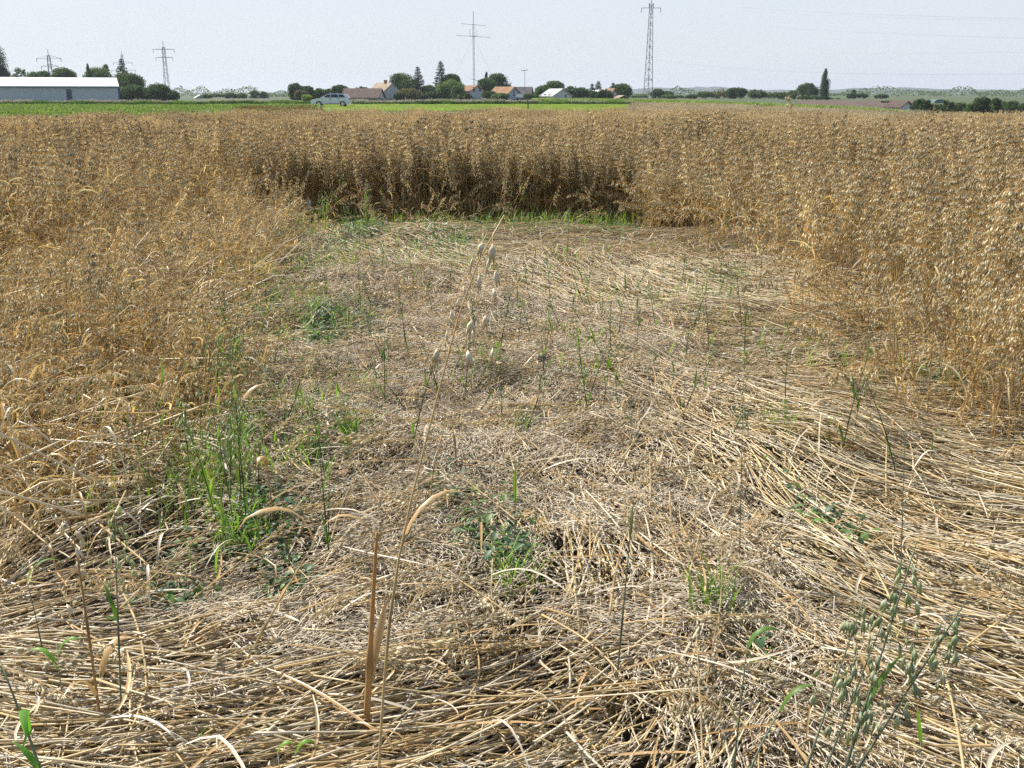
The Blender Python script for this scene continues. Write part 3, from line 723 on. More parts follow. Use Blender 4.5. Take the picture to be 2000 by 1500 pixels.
#@@PART2
# ------------------------------------------------------------------ green crop, meadow, flower strip
CROPC = np.array([[.17, .25, .07], [.21, .30, .08], [.14, .21, .06], [.26, .34, .11]])
CROPS = bpy.data.collections.new('crop_patches')
def leafy_patch(n, size, h, rng, colors=CROPC, w=.03, flowers=0, fc=(.58, .54, .48), spread=.22):
    b = MB(); xy = rng.uniform(-size / 2, size / 2, (n, 2)); t = np.linspace(0, 1, 4)[None]
    hh = h * rng.uniform(.7, 1.05, n); ang = rng.uniform(0, 2 * PI, n); ln = rng.uniform(.5, 1.3, n) * spread
    q = np.stack([xy[:, :1] + np.cos(ang)[:, None] * t * ln[:, None], xy[:, 1:] + np.sin(ang)[:, None] * t * ln[:, None], hh[:, None] * (1.7 * t - .8 * t * t)], -1)
    b.ribbons(q, w * rng.uniform(.6, 1.3, n)[:, None] * np.array([[.5, 1, .9, .15]]), colors[rng.integers(0, len(colors), n)] * rng.uniform(.75, 1.2, (n, 1)), None, .4)
    if flowers:
        p = np.concatenate([rng.uniform(-size / 2, size / 2, (flowers, 2)), h * rng.uniform(.75, 1.2, (flowers, 1))], 1)
        a = rng.normal(size=(flowers, 4, 3)) * .07
        b.husks((p[:, None, :] + a).reshape(-1, 3), rng.normal(size=(flowers * 4, 3)), .12, .05, fc, 4, .8)
    return b
for k in range(4): proto('crop', leafy_patch(110, 1.0, .58, np.random.default_rng(90 + k)), M_CROP, CROPS)
for k in range(2): proto('cropred', leafy_patch(110, 1.0, .62, np.random.default_rng(95 + k), np.array([[.20, .13, .06], [.13, .16, .05], [.25, .15, .07]])), M_CROP, CROPS)
GC = np.array([(-320, 225), (0, 222.5), (330, 222), (470, 218), (600, 213.5), (616, 210), (616, 201.5), (-320, 202)])
gp = G(GC[:, 0], GC[:, 1], .6)
p = grid_pts(-70, -4, 38, 100, 1.9); p = p[inside(p, gp)]; p = p[in_view(p, 300)]
n = len(p); px, py, _ = proj(np.concatenate([p, np.full((n, 1), .6)], 1))
redd = (px > 430) & (RNG.uniform(0, 1, n) < smooth(430, 520, px) * smooth(204, 209, py))
tag(scatter('green_crop', np.concatenate([p, terr(p[:, 0], p[:, 1])[:, None]], 1), np.stack([0 * px, 0 * px, RNG.uniform(-PI, PI, n)], -1), RNG.uniform(.85, 1.1, n) * (.9 + .25 * noise(p[:, 0] * .5, p[:, 1] * .2, 7)), np.where(redd, pick('cropred', n, CROPS), pick('crop', n, CROPS)), CROPS),
    'leafy green crop plot on the left before the barn', 'green crop', kind='stuff')

MEAD = bpy.data.collections.new('meadow_patches')
MC = np.array([[.25, .34, .08], [.29, .38, .09], [.21, .29, .07], [.32, .37, .12]])
for k in range(3): proto('mead', leafy_patch(160, 1.5, .13, np.random.default_rng(110 + k), MC, .025), M_CROP, MEAD)
p = grid_pts(-34, 26, 92, 146, .6); n = len(p)
tag(scatter('meadow_grass', np.concatenate([p, terr(p[:, 0], p[:, 1])[:, None]], 1), np.stack([0 * p[:, 0], 0 * p[:, 0], RNG.uniform(-PI, PI, n)], -1), RNG.uniform(.6, 1.3, n), pick('mead', n, MEAD), MEAD),
    'short bright green grass on the meadow around the car', 'grass', kind='stuff')

FLW = bpy.data.collections.new('flower_patches')
FCOL = np.array([[.06, .11, .03], [.08, .14, .035], [.05, .085, .03]])
for k in range(3): proto('few', leafy_patch(150, 1.4, .62, np.random.default_rng(120 + k), FCOL, .04, 5), M_CROP, FLW)
for k in range(3): proto('many', leafy_patch(150, 1.4, .62, np.random.default_rng(130 + k), FCOL, .04, 13), M_CROP, FLW)
for k in range(3): proto('none', leafy_patch(150, 1.4, .7, np.random.default_rng(140 + k), np.array([[.08, .17, .03], [.11, .21, .04]]), .04, 0), M_CROP, FLW)
p = grid_pts(-85, 22, 146.5, 152, 1.3); n = len(p)
px = proj(np.concatenate([p, np.zeros((n, 1))], 1))[0]
many = noise(px / 60, px * 0, 150) * .8 + .35 * smooth(850, 960, px) * (1 - smooth(1060, 1130, px)) + .3 * smooth(690, 740, px) * (1 - smooth(790, 830, px)) + .2 * smooth(1060, 1100, px) * (1 - smooth(1160, 1180, px))
k = RNG.uniform(0, 1, n)
idx = np.where(many + .35 * (k - .5) > .55, pick('many', n, FLW), np.where((noise(px / 40, px * 0, 151) > .62), pick('none', n, FLW), pick('few', n, FLW)))
sc = RNG.uniform(.8, 1.15, n) * (.85 + .4 * noise(px / 25, px * 0, 152)) * .74
tag(scatter('flower_strip', np.concatenate([p, terr(p[:, 0], p[:, 1])[:, None]], 1), np.stack([0 * px, 0 * px, RNG.uniform(-PI, PI, n)], -1), sc, idx, FLW),
    'long strip of white flowering plants along the far meadow edge', 'flower strip', kind='stuff')
# taller green crop strip running behind the grain on the right
line = np.array([(1040, 190.0, 205, 185), (1160, 191.0, 190, 170), (1240, 191.5, 160, 140), (1300, 192.0, 120, 95), (1400, 194.5, 88, 75), (1500, 198.0, 66, 56), (1620, 202, 50, 43), (1700, 205.5, 43, 38), (1765, 211.5, 38, 35)])
pts = []; zs = []
for a, c in zip(line[:-1], line[1:]):
    m = int(140 * (abs(c[0] - a[0]) / 100))
    t = RNG.uniform(0, 1, m); w_ = RNG.uniform(0, 1, m)
    px_ = a[0] + (c[0] - a[0]) * t; py_ = a[1] + (c[1] - a[1]) * t; d0 = a[2] + (c[2] - a[2]) * t
    d_ = d0 * (1 + .13 * w_); q = P(px_, py_, d_)
    pts.append(q[:, :2]); zs.append(q[:, 2])
p = np.concatenate(pts); top = np.concatenate(zs); tz = terr(p[:, 0], p[:, 1]); n = len(p)
STR = bpy.data.collections.new('strip_patches')
for k in range(4): proto('strip', leafy_patch(90, 1.3, 1.0, np.random.default_rng(160 + k), CROPC * 1.25, .035, 0, spread=.3), M_CROP, STR)
hh = np.clip(top - tz, .4, 4) * RNG.uniform(.85, 1.0, n)
tag(scatter('crop_strip', np.concatenate([p, tz[:, None]], 1), np.stack([0 * tz, 0 * tz, RNG.uniform(-PI, PI, n)], -1), np.stack([RNG.uniform(.8, 1.1, n)] * 2 + [hh], -1), pick('strip', n, STR), STR),
    'band of tall green crop edging the pale grain on the right', 'green crop', kind='stuff')

# ------------------------------------------------------------------ trees
TREEC = {k_: v_ * np.array([1.45, 1.5, 1.6]) for k_, v_ in {'dark': np.array([[.035, .060, .022], [.050, .080, .028], [.028, .048, .020], [.065, .095, .035]]),
         'mid': np.array([[.055, .090, .028], [.075, .115, .035], [.045, .070, .025], [.09, .13, .045]]),
         'light': np.array([[.085, .13, .04], [.11, .16, .05], [.07, .105, .035]]),
         'yellow': np.array([[.20, .25, .04], [.25, .29, .06], [.15, .19, .04]]),
         'brown': np.array([[.10, .085, .035], [.075, .08, .03], [.13, .10, .05]]),
         'conifer': np.array([[.030, .052, .028], [.040, .065, .034], [.022, .040, .022]])}.items()}
def tree(kind, tone, px, top, w, d, label, name=None, cat='tree', seed=0, group=None, bottom=0.0, lean=0.0):
    """crown width W and top row TOP in photo pixels at distance D"""
    x, y = P(px, 190, d)[:2]; base = float(terr(x, y)); H = float(P(px, top, d)[2]) - base; W = w * d / F * (1.0 if kind in ('poplar', 'conifer') else 1.22)
    r = np.random.default_rng(1000 + int(px * 7 + top * 13) + seed)
    t = thing(name or {'round': 'deciduous_tree', 'bush': 'shrub', 'conifer': 'conifer_tree', 'poplar': 'poplar_tree', 'airy': 'deciduous_tree'}[kind], label, cat, (x, y, base), 0, group)
    R = W / 2
    tb = MB(); cb = MB()
    s = np.linspace(0, 1, 6)
    th_ = H * {'round': .75, 'bush': .5, 'conifer': .97, 'poplar': .93, 'airy': .8}[kind]
    tr = np.stack([np.cumsum(r.normal(0, .02, 6)) * H * .2, np.cumsum(r.normal(0, .02, 6)) * H * .2, s * th_ - .2], -1)
    rad0 = max(.06, H * .022) * (.7 if kind in ('conifer', 'poplar') else 1)
    tb.tubes(tr[None], rad0 * np.linspace(1.3, .25, 6)[None], (.1, .08, .06), 6)
    centres = []; radii = []
    if kind in ('round', 'airy', 'bush'):
        nb = {'round': 50, 'airy': 26, 'bush': 36}[kind]
        for k in range(nb):
            f = r.uniform(0, 1) ** .6; a = r.uniform(0, 2 * PI)
            prof = (min(1, .62 + f * 1.3) if kind != 'airy' else min(1, .35 + f * 1.6)) * max(0, 1 - max(0, (f - .5) / .56) ** 3) ** .5
            br = R * r.uniform(.16, .48) * (.72 if kind == 'airy' else 1)
            br = min(br, H * .3)
            rr = max(0, R * prof - br * .8) * r.uniform(.4, 1) ** .5
            z = br * .6 + f * max(.1, H - br * 1.6)
            centres.append((rr * math.cos(a), rr * math.sin(a), z)); radii.append(br)
            if k < 8: tb.tubes(np.array([tr[2], (tr[3] + np.array(centres[-1])) / 2 + [0, 0, -.1 * R], centres[-1]])[None], np.array([[rad0 * .55, rad0 * .35, rad0 * .12]]), (.1, .08, .06), 4)
        centres.append((r.uniform(-.15, .15) * R, 0, H - min(R * .3, H * .2))); radii.append(min(R * .32, H * .22))
    elif kind == 'poplar':
        for k in range(46):
            f = .03 + .95 * (k + r.uniform()) / 46; prof = (min(1, .25 + f / .3) ** .5) * (1 - max(0, f - .3) / .74) ** .8
            a = r.uniform(0, 2 * PI); rr = R * prof * r.uniform(.1, .7)
            centres.append((rr * math.cos(a), rr * math.sin(a), f * H)); radii.append(R * .46 * (prof * .75 + .25))
    if kind != 'conifer':
        centres = np.array(centres); radii = np.array(radii)
        if lean: centres[:, 0] += lean * R * (centres[:, 2] / H)
        lf = max(.08, min(.3, d / F * 1.3))
        per = np.clip(radii ** 2 * 14 / lf ** 2 * .5, 50, 330).astype(int)
        i = np.repeat(np.arange(len(per)), per); N = len(i)
        v = nrm(r.normal(size=(N, 3))); q = centres[i] + v * (radii[i] * r.uniform(.3, 1.25, N) ** .7)[:, None] * np.array([1, 1, .85 if kind != 'poplar' else 1.9])
        q[:, 2] = np.clip(q[:, 2], .05, H * 1.01)
        a = nrm(r.normal(size=(N, 3)) + v * .4); c_ = nrm(np.cross(a, r.normal(size=(N, 3)))); e = np.cross(a, c_)
        if kind == 'poplar': c_ = nrm(c_ + np.array([0, 0, .8]))
        sz = lf * r.uniform(.6, 1.3, N)[:, None]
        vv = np.stack([q - c_ * sz, q + e * sz * .55, q + c_ * sz, q - e * sz * .55], 1)
        tone_b = TREEC[tone][r.integers(0, len(TREEC[tone]), len(per))][i] * .5 + TREEC[tone][r.integers(0, len(TREEC[tone]), N)] * .5
        cb.add(vv, np.arange(N * 4).reshape(N, 4), None, np.repeat(tone_b * r.uniform(.75, 1.25, (N, 1)), 4, 0))
    else:
        lv = int(max(12, H / .35)); lf = max(.14, d / F * 1.6)
        for k in range(lv):
            f = .06 + .94 * k / lv; L = R * 1.15 * (1 - f) ** .75 * r.uniform(.75, 1.15) + .15
            nb = 11
            for j in range(nb):
                a = r.uniform(0, 2 * PI); m = max(3, int(L / lf * 3.0)); t_ = r.uniform(.15, 1, m)
                p_ = np.stack([np.cos(a) * L * t_, np.sin(a) * L * t_, f * H - L * .28 * t_ + L * .18 * t_ ** 3 + r.normal(0, .04, m)], -1)
                dr = nrm(np.array([math.cos(a), math.sin(a), -.35]) + r.normal(0, .45, (m, 3))); sd = nrm(np.cross(dr, r.normal(size=(m, 3))))
                sz = lf * r.uniform(.7, 1.4, m)[:, None]
                vv = np.stack([p_ - dr * sz * .8, p_ + sd * sz * .4, p_ + dr * sz, p_ - sd * sz * .4], 1)
                cb.add(vv, np.arange(m * 4).reshape(m, 4), None, np.repeat(TREEC[tone][r.integers(0, 3, m)] * r.uniform(.75, 1.25, (m, 1)), 4, 0))
        p_ = np.array([[0, 0, H * .96]]); cb.husks(p_, [[0, 0, 1]], H * .05, .08, TREEC[tone][0], 4)
    tb.build('trunk', M_BARK, t); cb.build('crown', M_TREE, t)
    return t

TREES = [  # kind, tone, column, top row, width, distance, label
 # left, round the barn
 ('poplar', 'dark', 2, 66, 50, 270, 'tall dark poplar cut by the left picture edge above the barn'),
 ('bush', 'dark', 10, 128, 26, 268, 'dark bushy growth at the foot of the tall poplar on the far left'),
 ('airy', 'mid', 44, 131, 28, 260, 'small spiky tree above the barn roof, next right of the tall poplar'),
 ('round', 'mid', 70, 139, 38, 258, 'low round tree behind the barn roof left of the lattice pylon'),
 ('round', 'mid', 91, 137, 30, 262, 'low tree touching the left side of the pylon behind the barn'),
 ('round', 'mid', 130, 131, 46, 262, 'broad tree behind the barn roof right of the lattice pylon'),
 ('airy', 'mid', 147, 141, 16, 266, 'thin little tree at the right end of the trees by the left pylon'),
 ('poplar', 'mid', 178, 124, 18, 255, 'narrow upright tree behind the right half of the barn roof'),
 ('round', 'mid', 197, 129, 52, 258, 'wide olive tree behind the right end of the barn roof'),
 ('airy', 'mid', 211, 125, 18, 262, 'ragged tall tip behind the right corner of the barn roof'),
 ('conifer', 'mid', 244, 113, 44, 230, 'tallest ragged tree standing just right of the barn'),
 ('round', 'dark', 252, 139, 56, 226, 'full dark tree beneath the tallest ragged tip right of the barn'),
 ('bush', 'dark', 232, 166, 34, 205, 'dark bush against the right end wall of the barn'),
 ('bush', 'dark', 263, 164, 38, 204, 'rounded dark bush between barn and lattice mast'),
 ('bush', 'dark', 294, 169, 26, 215, 'small dark bush left of the spiky bush at the mast foot'),
 ('round', 'dark', 311, 162, 40, 215, 'spiky topped dark bush at the foot of the lattice mast'),
 ('bush', 'dark', 336, 176, 26, 214, 'low rounded bush ending the dark clump right of the mast'),
 # small far trees
 ('bush', 'dark', 405, 184, 15, 330, 'small dark bush beside the pale far hut'),
 ('bush', 'mid', 421, 183.5, 18, 420, 'hazy bush just right of the small dark one by the hut'),
 ('bush', 'mid', 436, 184.5, 16, 425, 'hazy low bush left of the two darker far trees'),
 ('round', 'dark', 451, 181, 21, 330, 'dark rounded far tree, left one of a pair on open sky'),
 ('round', 'mid', 472, 182, 19, 340, 'paler rounded far tree, right one of a pair on open sky'),
 ('airy', 'mid', 498, 176, 18, 330, 'gappy far tree with a double head'),
 ('airy', 'mid', 515, 179, 14, 332, 'small gappy far tree beside the double headed one'),
 ('bush', 'mid', 505, 188, 36, 345, 'low scrub under the gappy far trees'),
 ('bush', 'mid', 540, 187, 40, 520, 'low hazy wood between the gappy trees and the village'),
 # village, from the left
 ('round', 'dark', 579, 161, 28, 250, 'dark rounded tree at the left end of the village'),
 ('round', 'dark', 599, 167, 28, 255, 'dark tree sloping down beside the first village tree'),
 ('bush', 'brown', 589, 175, 26, 240, 'brownish bush in front of the leftmost village trees'),
 ('bush', 'yellow', 599, 184, 17, 215, 'bright yellow green bush left of the car bonnet'),
 ('round', 'mid', 625, 172, 22, 262, 'small tree above the car bonnet'),
 ('bush', 'mid', 612, 178, 20, 262, 'small bush between the yellow green bush and car'),
 ('bush', 'mid', 642, 173, 14, 268, 'small pale bush behind the car windscreen'),
 ('round', 'dark', 664, 165, 34, 255, 'dark round tree directly behind the car roof'),
 ('bush', 'mid', 707, 168, 26, 275, 'tree top showing over the long brown barn roof'),
 ('round', 'mid', 789, 141, 52, 268, 'broad leafy tree beside the pale gable house'),
 ('conifer', 'conifer', 817, 129, 32, 250, 'dark spruce right of the broad leafy tree'),
 ('bush', 'brown', 798, 171, 42, 232, 'olive brown bush before the foot of the spruce'),
 ('bush', 'dark', 779, 180, 18, 230, 'dark shrub against the pale gable house wall'),
 ('bush', 'dark', 818, 180, 30, 236, 'dark shrub in front of the spruce trunk'),
 ('round', 'mid', 838, 165, 26, 275, 'low tree in the gap between spruce and tall fir'),
 ('bush', 'dark', 845, 177, 26, 245, 'dark shrub in the gap between the two village conifers'),
 ('conifer', 'conifer', 862, 118, 36, 258, 'tallest open branched fir in the village'),
 ('round', 'dark', 882, 143, 36, 262, 'dark round headed tree touching the tall fir'),
 ('round', 'light', 880, 154, 46, 246, 'lighter olive tree in front of the tall fir'),
 ('bush', 'mid', 893, 166, 22, 240, 'bush leaning over the half hidden house'),
 ('bush', 'light', 899, 184, 10, 226, 'slim light shrub before the half hidden house'),
 ('bush', 'mid', 913, 182, 10, 226, 'slim dark shrub right of the half hidden house'),
 ('poplar', 'mid', 950, 141, 16, 275, 'narrow tree tip left of the big dark dome'),
 ('round', 'mid', 951, 151, 36, 262, 'tree between the twin windowed house and the dark dome'),
 ('round', 'dark', 971, 142, 46, 268, 'big dark dome shaped tree behind the blue house'),
 ('bush', 'dark', 956, 176, 26, 240, 'dark bush at the foot of the dome shaped tree'),
 ('bush', 'light', 977, 181, 33, 222, 'light green shrub in front of the blue house'),
 ('bush', 'dark', 1036, 182, 20, 236, 'dark shrub under the grey roof of the blue house'),
 ('bush', 'mid', 1052, 171, 16, 262, 'bush between the grey roof and the domed tree'),
 ('round', 'mid', 1062, 165, 32, 270, 'left half of the domed tree over the white bungalow'),
 ('round', 'mid', 1082, 157, 36, 268, 'right half of the domed tree over the white bungalow'),
 ('bush', 'dark', 1050, 183, 20, 240, 'dark shrub at the left wall of the white bungalow'),
 ('airy', 'mid', 1113, 167, 18, 268, 'thin topped tree right of the white bungalow roof'),
 ('round', 'dark', 1132, 170, 34, 262, 'dark rounded tree between bungalow and small conifers'),
 ('bush', 'dark', 1111, 173, 24, 256, 'dark bush touching the right side of the white bungalow'),
 ('conifer', 'conifer', 1156, 162, 16, 262, 'slim conifer, left one of the close pair'),
 ('conifer', 'conifer', 1168, 157, 22, 266, 'taller conifer, right one of the close pair'),
 ('bush', 'dark', 1161, 177, 18, 258, 'dark bush below the close pair of conifers'),
 ('bush', 'dark', 1181, 174, 30, 236, 'dark bush left of the little gabled house'),
 ('conifer', 'conifer', 1197, 160, 14, 275, 'small conifer tip behind the little gabled house'),
 ('round', 'mid', 1212, 162, 38, 272, 'round tree right of the little gabled house'),
 # right of the lattice tower
 ('bush', 'mid', 1242, 187, 16, 380, 'low bush left of the lattice tower foot'),
 ('bush', 'mid', 1258, 186, 12, 385, 'low bush behind the lattice tower foot'),
 ('round', 'dark', 1284, 173, 24, 330, 'dark upright tree just right of the lattice tower'),
 ('round', 'mid', 1303, 177, 24, 345, 'round tree, second right of the lattice tower'),
 ('bush', 'light', 1304, 184, 26, 320, 'light green bush under the second tree right of the tower'),
 ('bush', 'mid', 1330, 186, 30, 350, 'low bush in the gap right of the tower trees'),
 ('bush', 'dark', 1352, 184, 18, 320, 'small dark bush alone before the hazy hills'),
 ('round', 'mid', 1378, 178, 30, 325, 'rounded tree left of the wide hedge on the right'),
 ('bush', 'brown', 1414, 176, 44, 330, 'wide brownish bush left of the tallest dark tree there'),
 ('round', 'dark', 1437, 170, 36, 322, 'dark tree rising over the wide brownish bush'),
 ('round', 'mid', 1478, 174, 30, 318, 'round headed tree alone right of the hazy gap'),
 ('bush', 'mid', 1506, 179, 34, 325, 'greyish low bush between two rounder trees'),
 ('bush', 'dark', 1533, 179, 40, 290, 'wide dark domed bush before the tall poplar group'),
 ('airy', 'mid', 1550, 176, 16, 325, 'small light tree left of the large leafy tree'),
 ('airy', 'mid', 1576, 161, 38, 300, 'large loose leafy tree left of the right hand poplar'),
 ('bush', 'dark', 1578, 187, 32, 270, 'dark bush under the large loose leafy tree'),
 ('poplar', 'dark', 1609, 135, 24, 285, 'tall slender poplar on the right, standing clear of other trees'),
 ('bush', 'dark', 1604, 188, 28, 265, 'dark bush at the foot of the slender poplar'),
 ('bush', 'mid', 1626, 192, 26, 300, 'low hazy scrub right of the slender poplar'),
 ('poplar', 'dark', 1667, 176, 12, 330, 'narrow dark tree behind the ploughed field'),
 ('round', 'dark', 1664, 182, 18, 326, 'dark clump at the foot of the narrow tree behind the ploughed field'),
 ('airy', 'mid', 1684, 181, 24, 330, 'loose tree right of the narrow tree behind the ploughed field'),
 ('round', 'dark', 1722, 184, 22, 325, 'lone dark tree on the ploughed field skyline'),
 ('bush', 'dark', 1742, 197, 40, 215, 'flat dark hedge left of the white gable'),
 ('round', 'dark', 1798, 192, 28, 170, 'dark tree touching the white gable on the right'),
 ('round', 'dark', 1811, 194, 24, 168, 'dark rounded tree, second right of the white gable'),
 ('bush', 'dark', 1832, 202, 36, 172, 'low dark bush in front of the grey green silo roof'),
 ('airy', 'dark', 1853, 195, 26, 165, 'spiky topped tree right of the grey green silo roof'),
 ('bush', 'dark', 1878, 200, 40, 170, 'even dark hedge between the silo and tallest right trees'),
 ('bush', 'mid', 1900, 201, 22, 160, 'mid green bush left of the tallest right trees'),
 ('round', 'dark', 1920, 188, 36, 160, 'tallest dark tree near the right picture edge'),
 ('round', 'dark', 1947, 190, 22, 158, 'dark upright tree right beside the tallest at the right edge'),
 ('bush', 'mid', 1962, 197, 26, 165, 'low tree in the row near the right picture edge'),
 ('round', 'dark', 1983, 196, 34, 160, 'dark tree just inside the right picture edge'),
 ('bush', 'dark', 2006, 198, 30, 158, 'dark bush cut by the right picture edge'),
]
for tr_ in TREES:
    tree(*tr_, cat='bush' if tr_[0] == 'bush' else 'tree')

# wooded hills on the horizon
b = MB()
xs = np.linspace(-2700, 4600, 420); h = 6 + 10 * noise(xs / 320, xs * 0, 200) + 6 * noise(xs / 90, xs * 0, 201) + 4 * noise(xs / 30, xs * 0, 202)
h = h * (.35 + .65 * smooth(160, 440, xs) * (1 - .45 * smooth(1400, 2600, xs))) * 1.3 - 4
for j, (yy, f) in enumerate([(3200, 0.0), (3300, .8), (3500, 1.0), (3900, .6), (4400, 0)]):
    b.v.append(np.stack([xs, np.full_like(xs, yy) + 40 * noise(xs / 90, xs * 0, 203 + j), h * f - (2 if f == 0 else 0)], -1)); b.c.append(np.full((420, 3), .06)); b.n += 420
i = np.arange(419)[None] + 420 * np.arange(4)[:, None]
b.q.append(np.stack([i, i + 1, i + 421, i + 420], -1).reshape(-1, 4))
M_HILL = plain('wooded_hill', (.03, .05, .03), .95, nscale=.05, namt=.45)
tag(b.build('hills', M_HILL, smooth=True), 'low wooded hills fading blue on the horizon', 'hills', kind='structure')
# far tree line in the plain
b = MB(); N = 16000
px = RNG.uniform(-150, 2150, N); d_ = RNG.uniform(650, 900, N); q = P(px, 185, d_)
hh = (2.8 + 4.5 * noise(px / 22, d_ * 0, 210) ** 1.5) * np.where(noise(px / 90, d_ * 0, 211) > .3, 1, .55)
c3 = np.stack([q[:, 0], q[:, 1], terr(q[:, 0], q[:, 1]) + hh * RNG.uniform(0, 1, N)], -1)
v = nrm(RNG.normal(size=(N, 3))); a = nrm(np.cross(v, RNG.normal(size=(N, 3)))); sz = RNG.uniform(.4, .8, N)[:, None]
b.add(np.stack([c3 - v * sz, c3 + a * sz * .7, c3 + v * sz, c3 - a * sz * .7], 1), np.arange(N * 4).reshape(N, 4), None, np.repeat(TREEC['mid'][RNG.integers(0, 4, N)], 4, 0))
tag(b.build('far_woods', M_TREE), 'thin line of far woods along the flat horizon', 'woods', kind='stuff')

# ------------------------------------------------------------------ buildings
def tile_mat(name, c, scale=3.0, amt=.25, axis='Z'):
    m, nt, pb, out = new_mat(name)
    tc = nt.nodes.new('ShaderNodeTexCoord'); w_ = nt.nodes.new('ShaderNodeTexWave'); w_.inputs['Scale'].default_value = scale; w_.bands_direction = axis
    w_.inputs['Distortion'].default_value = .4
    n_ = nt.nodes.new('ShaderNodeTexNoise'); n_.inputs['Scale'].default_value = 1.3; n_.inputs['Detail'].default_value = 6
    r_ = nt.nodes.new('ShaderNodeValToRGB'); r_.color_ramp.elements[0].color = (*[x * (1 - amt) for x in c], 1); r_.color_ramp.elements[1].color = (*[x * (1 + amt) for x in c], 1)
    r_.color_ramp.elements[0].position = .3; r_.color_ramp.elements[1].position = .7
    nt.links.new(tc.outputs['Object'], w_.inputs['Vector']); nt.links.new(tc.outputs['Object'], n_.inputs['Vector'])
    nt.links.new(n_.outputs['Fac'], r_.inputs[0]); nt.links.new(r_.outputs[0], pb.inputs['Base Color']); pb.inputs['Roughness'].default_value = .85; pb.inputs['Specular IOR Level'].default_value = .08
    bp = nt.nodes.new('ShaderNodeBump'); bp.inputs['Strength'].default_value = .15; bp.inputs['Distance'].default_value = .02
    nt.links.new(w_.outputs['Fac'], bp.inputs['Height']); nt.links.new(bp.outputs[0], pb.inputs['Normal'])
    return m
M_TILE_O = tile_mat('orange_tiles', (.30, .18, .11)); M_TILE_T = tile_mat('weathered_tan_tiles', (.33, .26, .19)); M_TILE_B = tile_mat('dark_brown_tiles', (.16, .12, .10))
M_TILE_G = tile_mat('grey_tiles', (.17, .16, .16)); M_TILE_L = tile_mat('light_grey_tiles', (.50, .50, .48)); M_TILE_R = tile_mat('red_brown_tiles', (.12, .085, .075))
M_PLAS_W = plain('white_plaster', (.62, .63, .62), .85, nscale=.8, namt=.08); M_PLAS_G = plain('grey_plaster', (.50, .53, .56), .85, nscale=.8, namt=.08)
M_PLAS_B = plain('blue_plaster', (.36, .50, .66), .85, nscale=.8, namt=.08); M_WOODW = plain('weathered_boards', (.16, .12, .09), .9, nscale=2, namt=.3)
M_GLASS = plain('window_glass', (.03, .04, .05), .12, spec=.6); M_FRAME = plain('window_frame', (.65, .65, .63), .5); M_BRICK = plain('chimney_brick', (.28, .15, .10), .9, nscale=5)
M_STONEP = plain('concrete_plinth', (.3, .3, .3), .9, nscale=3)

def gable_house(name, label, px_l, px_r, d, apex, eave, length, yaw, wall_m, roof_m, windows=(), chimney=None, over=.35, cat='house', door=None, base=None):
    """gable wall from px_l to px_r seen at distance d; the ridge runs away from it, turned by yaw to the left"""
    xc = (px_l + px_r) / 2
    x, y = P(xc, 190, d)[:2]; z0 = float(terr(x, y)) if base is None else base
    Wd = (px_r - px_l) * d / F / math.cos(yaw)
    he = float(P(xc, eave, d)[2]) - z0; ha = float(P(xc, apex, d)[2]) - z0
    t = thing(name, label, cat, (x, y, z0), yaw)
    w2 = Wd / 2; L = length
    b = MB()
    v = [(-w2, 0, -.3), (w2, 0, -.3), (w2, 0, he), (0, 0, ha), (-w2, 0, he), (-w2, L, -.3), (w2, L, -.3), (w2, L, he), (0, L, ha), (-w2, L, he)]
    b.add(v, [(0, 4, 9, 5), (1, 6, 7, 2), (0, 1, 2, 4), (5, 9, 7, 6)], [(4, 2, 3), (9, 8, 7)])
    b.build('wall', wall_m, t)
    pl = MB(); pl.box(-w2 - .03, w2 + .03, -.03, L + .03, -.35, .35); pl.build('plinth', M_STONEP, t)
    sl = (ha - he) / w2; o = over; th = .16
    r_ = MB()
    for sg in (-1, 1):
        xe = sg * (w2 + o); ze = he - sl * o
        top = [(0, -o, ha + th + .02), (xe, -o, ze + th + .02), (xe, L + o, ze + th + .02), (0, L + o, ha + th + .02)]
        bot = [(a, c, e - th) for a, c, e in top]
        r_.add(top + bot, [(0, 1, 2, 3), (7, 6, 5, 4), (0, 4, 5, 1), (1, 5, 6, 2), (2, 6, 7, 3)])
    roof = r_.build('roof', roof_m, t)
    if chimney:
        cx, cy, ch = chimney; zc = ha - abs(cx) * sl
        cb = MB(); cb.box(cx - .3, cx + .3, cy - .3, cy + .3, zc - .5, zc + ch); cb.box(cx - .36, cx + .36, cy - .36, cy + .36, zc + ch, zc + ch + .12); cb.build('chimney', M_BRICK, roof)
    for (wall, u, z, ww, wh) in windows:
        f = MB(); g_ = MB()
        if wall == 'front': bx = lambda bb, e, k: bb.box(u - ww / 2 - e, u + ww / 2 + e, -.05 - k, .02, z - wh / 2 - e, z + wh / 2 + e)
        else:
            sx_ = -w2 if wall == 'left' else w2; q_ = -1 if wall == 'left' else 1
            bx = lambda bb, e, k: bb.box(*sorted((sx_ + q_ * (.05 + k), sx_ - q_ * .02)), u - ww / 2 - e, u + ww / 2 + e, z - wh / 2 - e, z + wh / 2 + e)
        bx(f, .09, 0); bx(g_, 0, .012)
        fo = f.build('window', M_FRAME, t); g_.build('pane', M_GLASS, fo)
    if door:
        f = MB(); f.box(door - .5, door + .5, -.06, .02, 0, 2.1); do = f.build('door', M_WOODW, t); g_ = MB(); g_.box(door + .3, door + .42, -.1, -.06, 1.0, 1.06); g_.build('handle', M_STEEL, do)
    return t

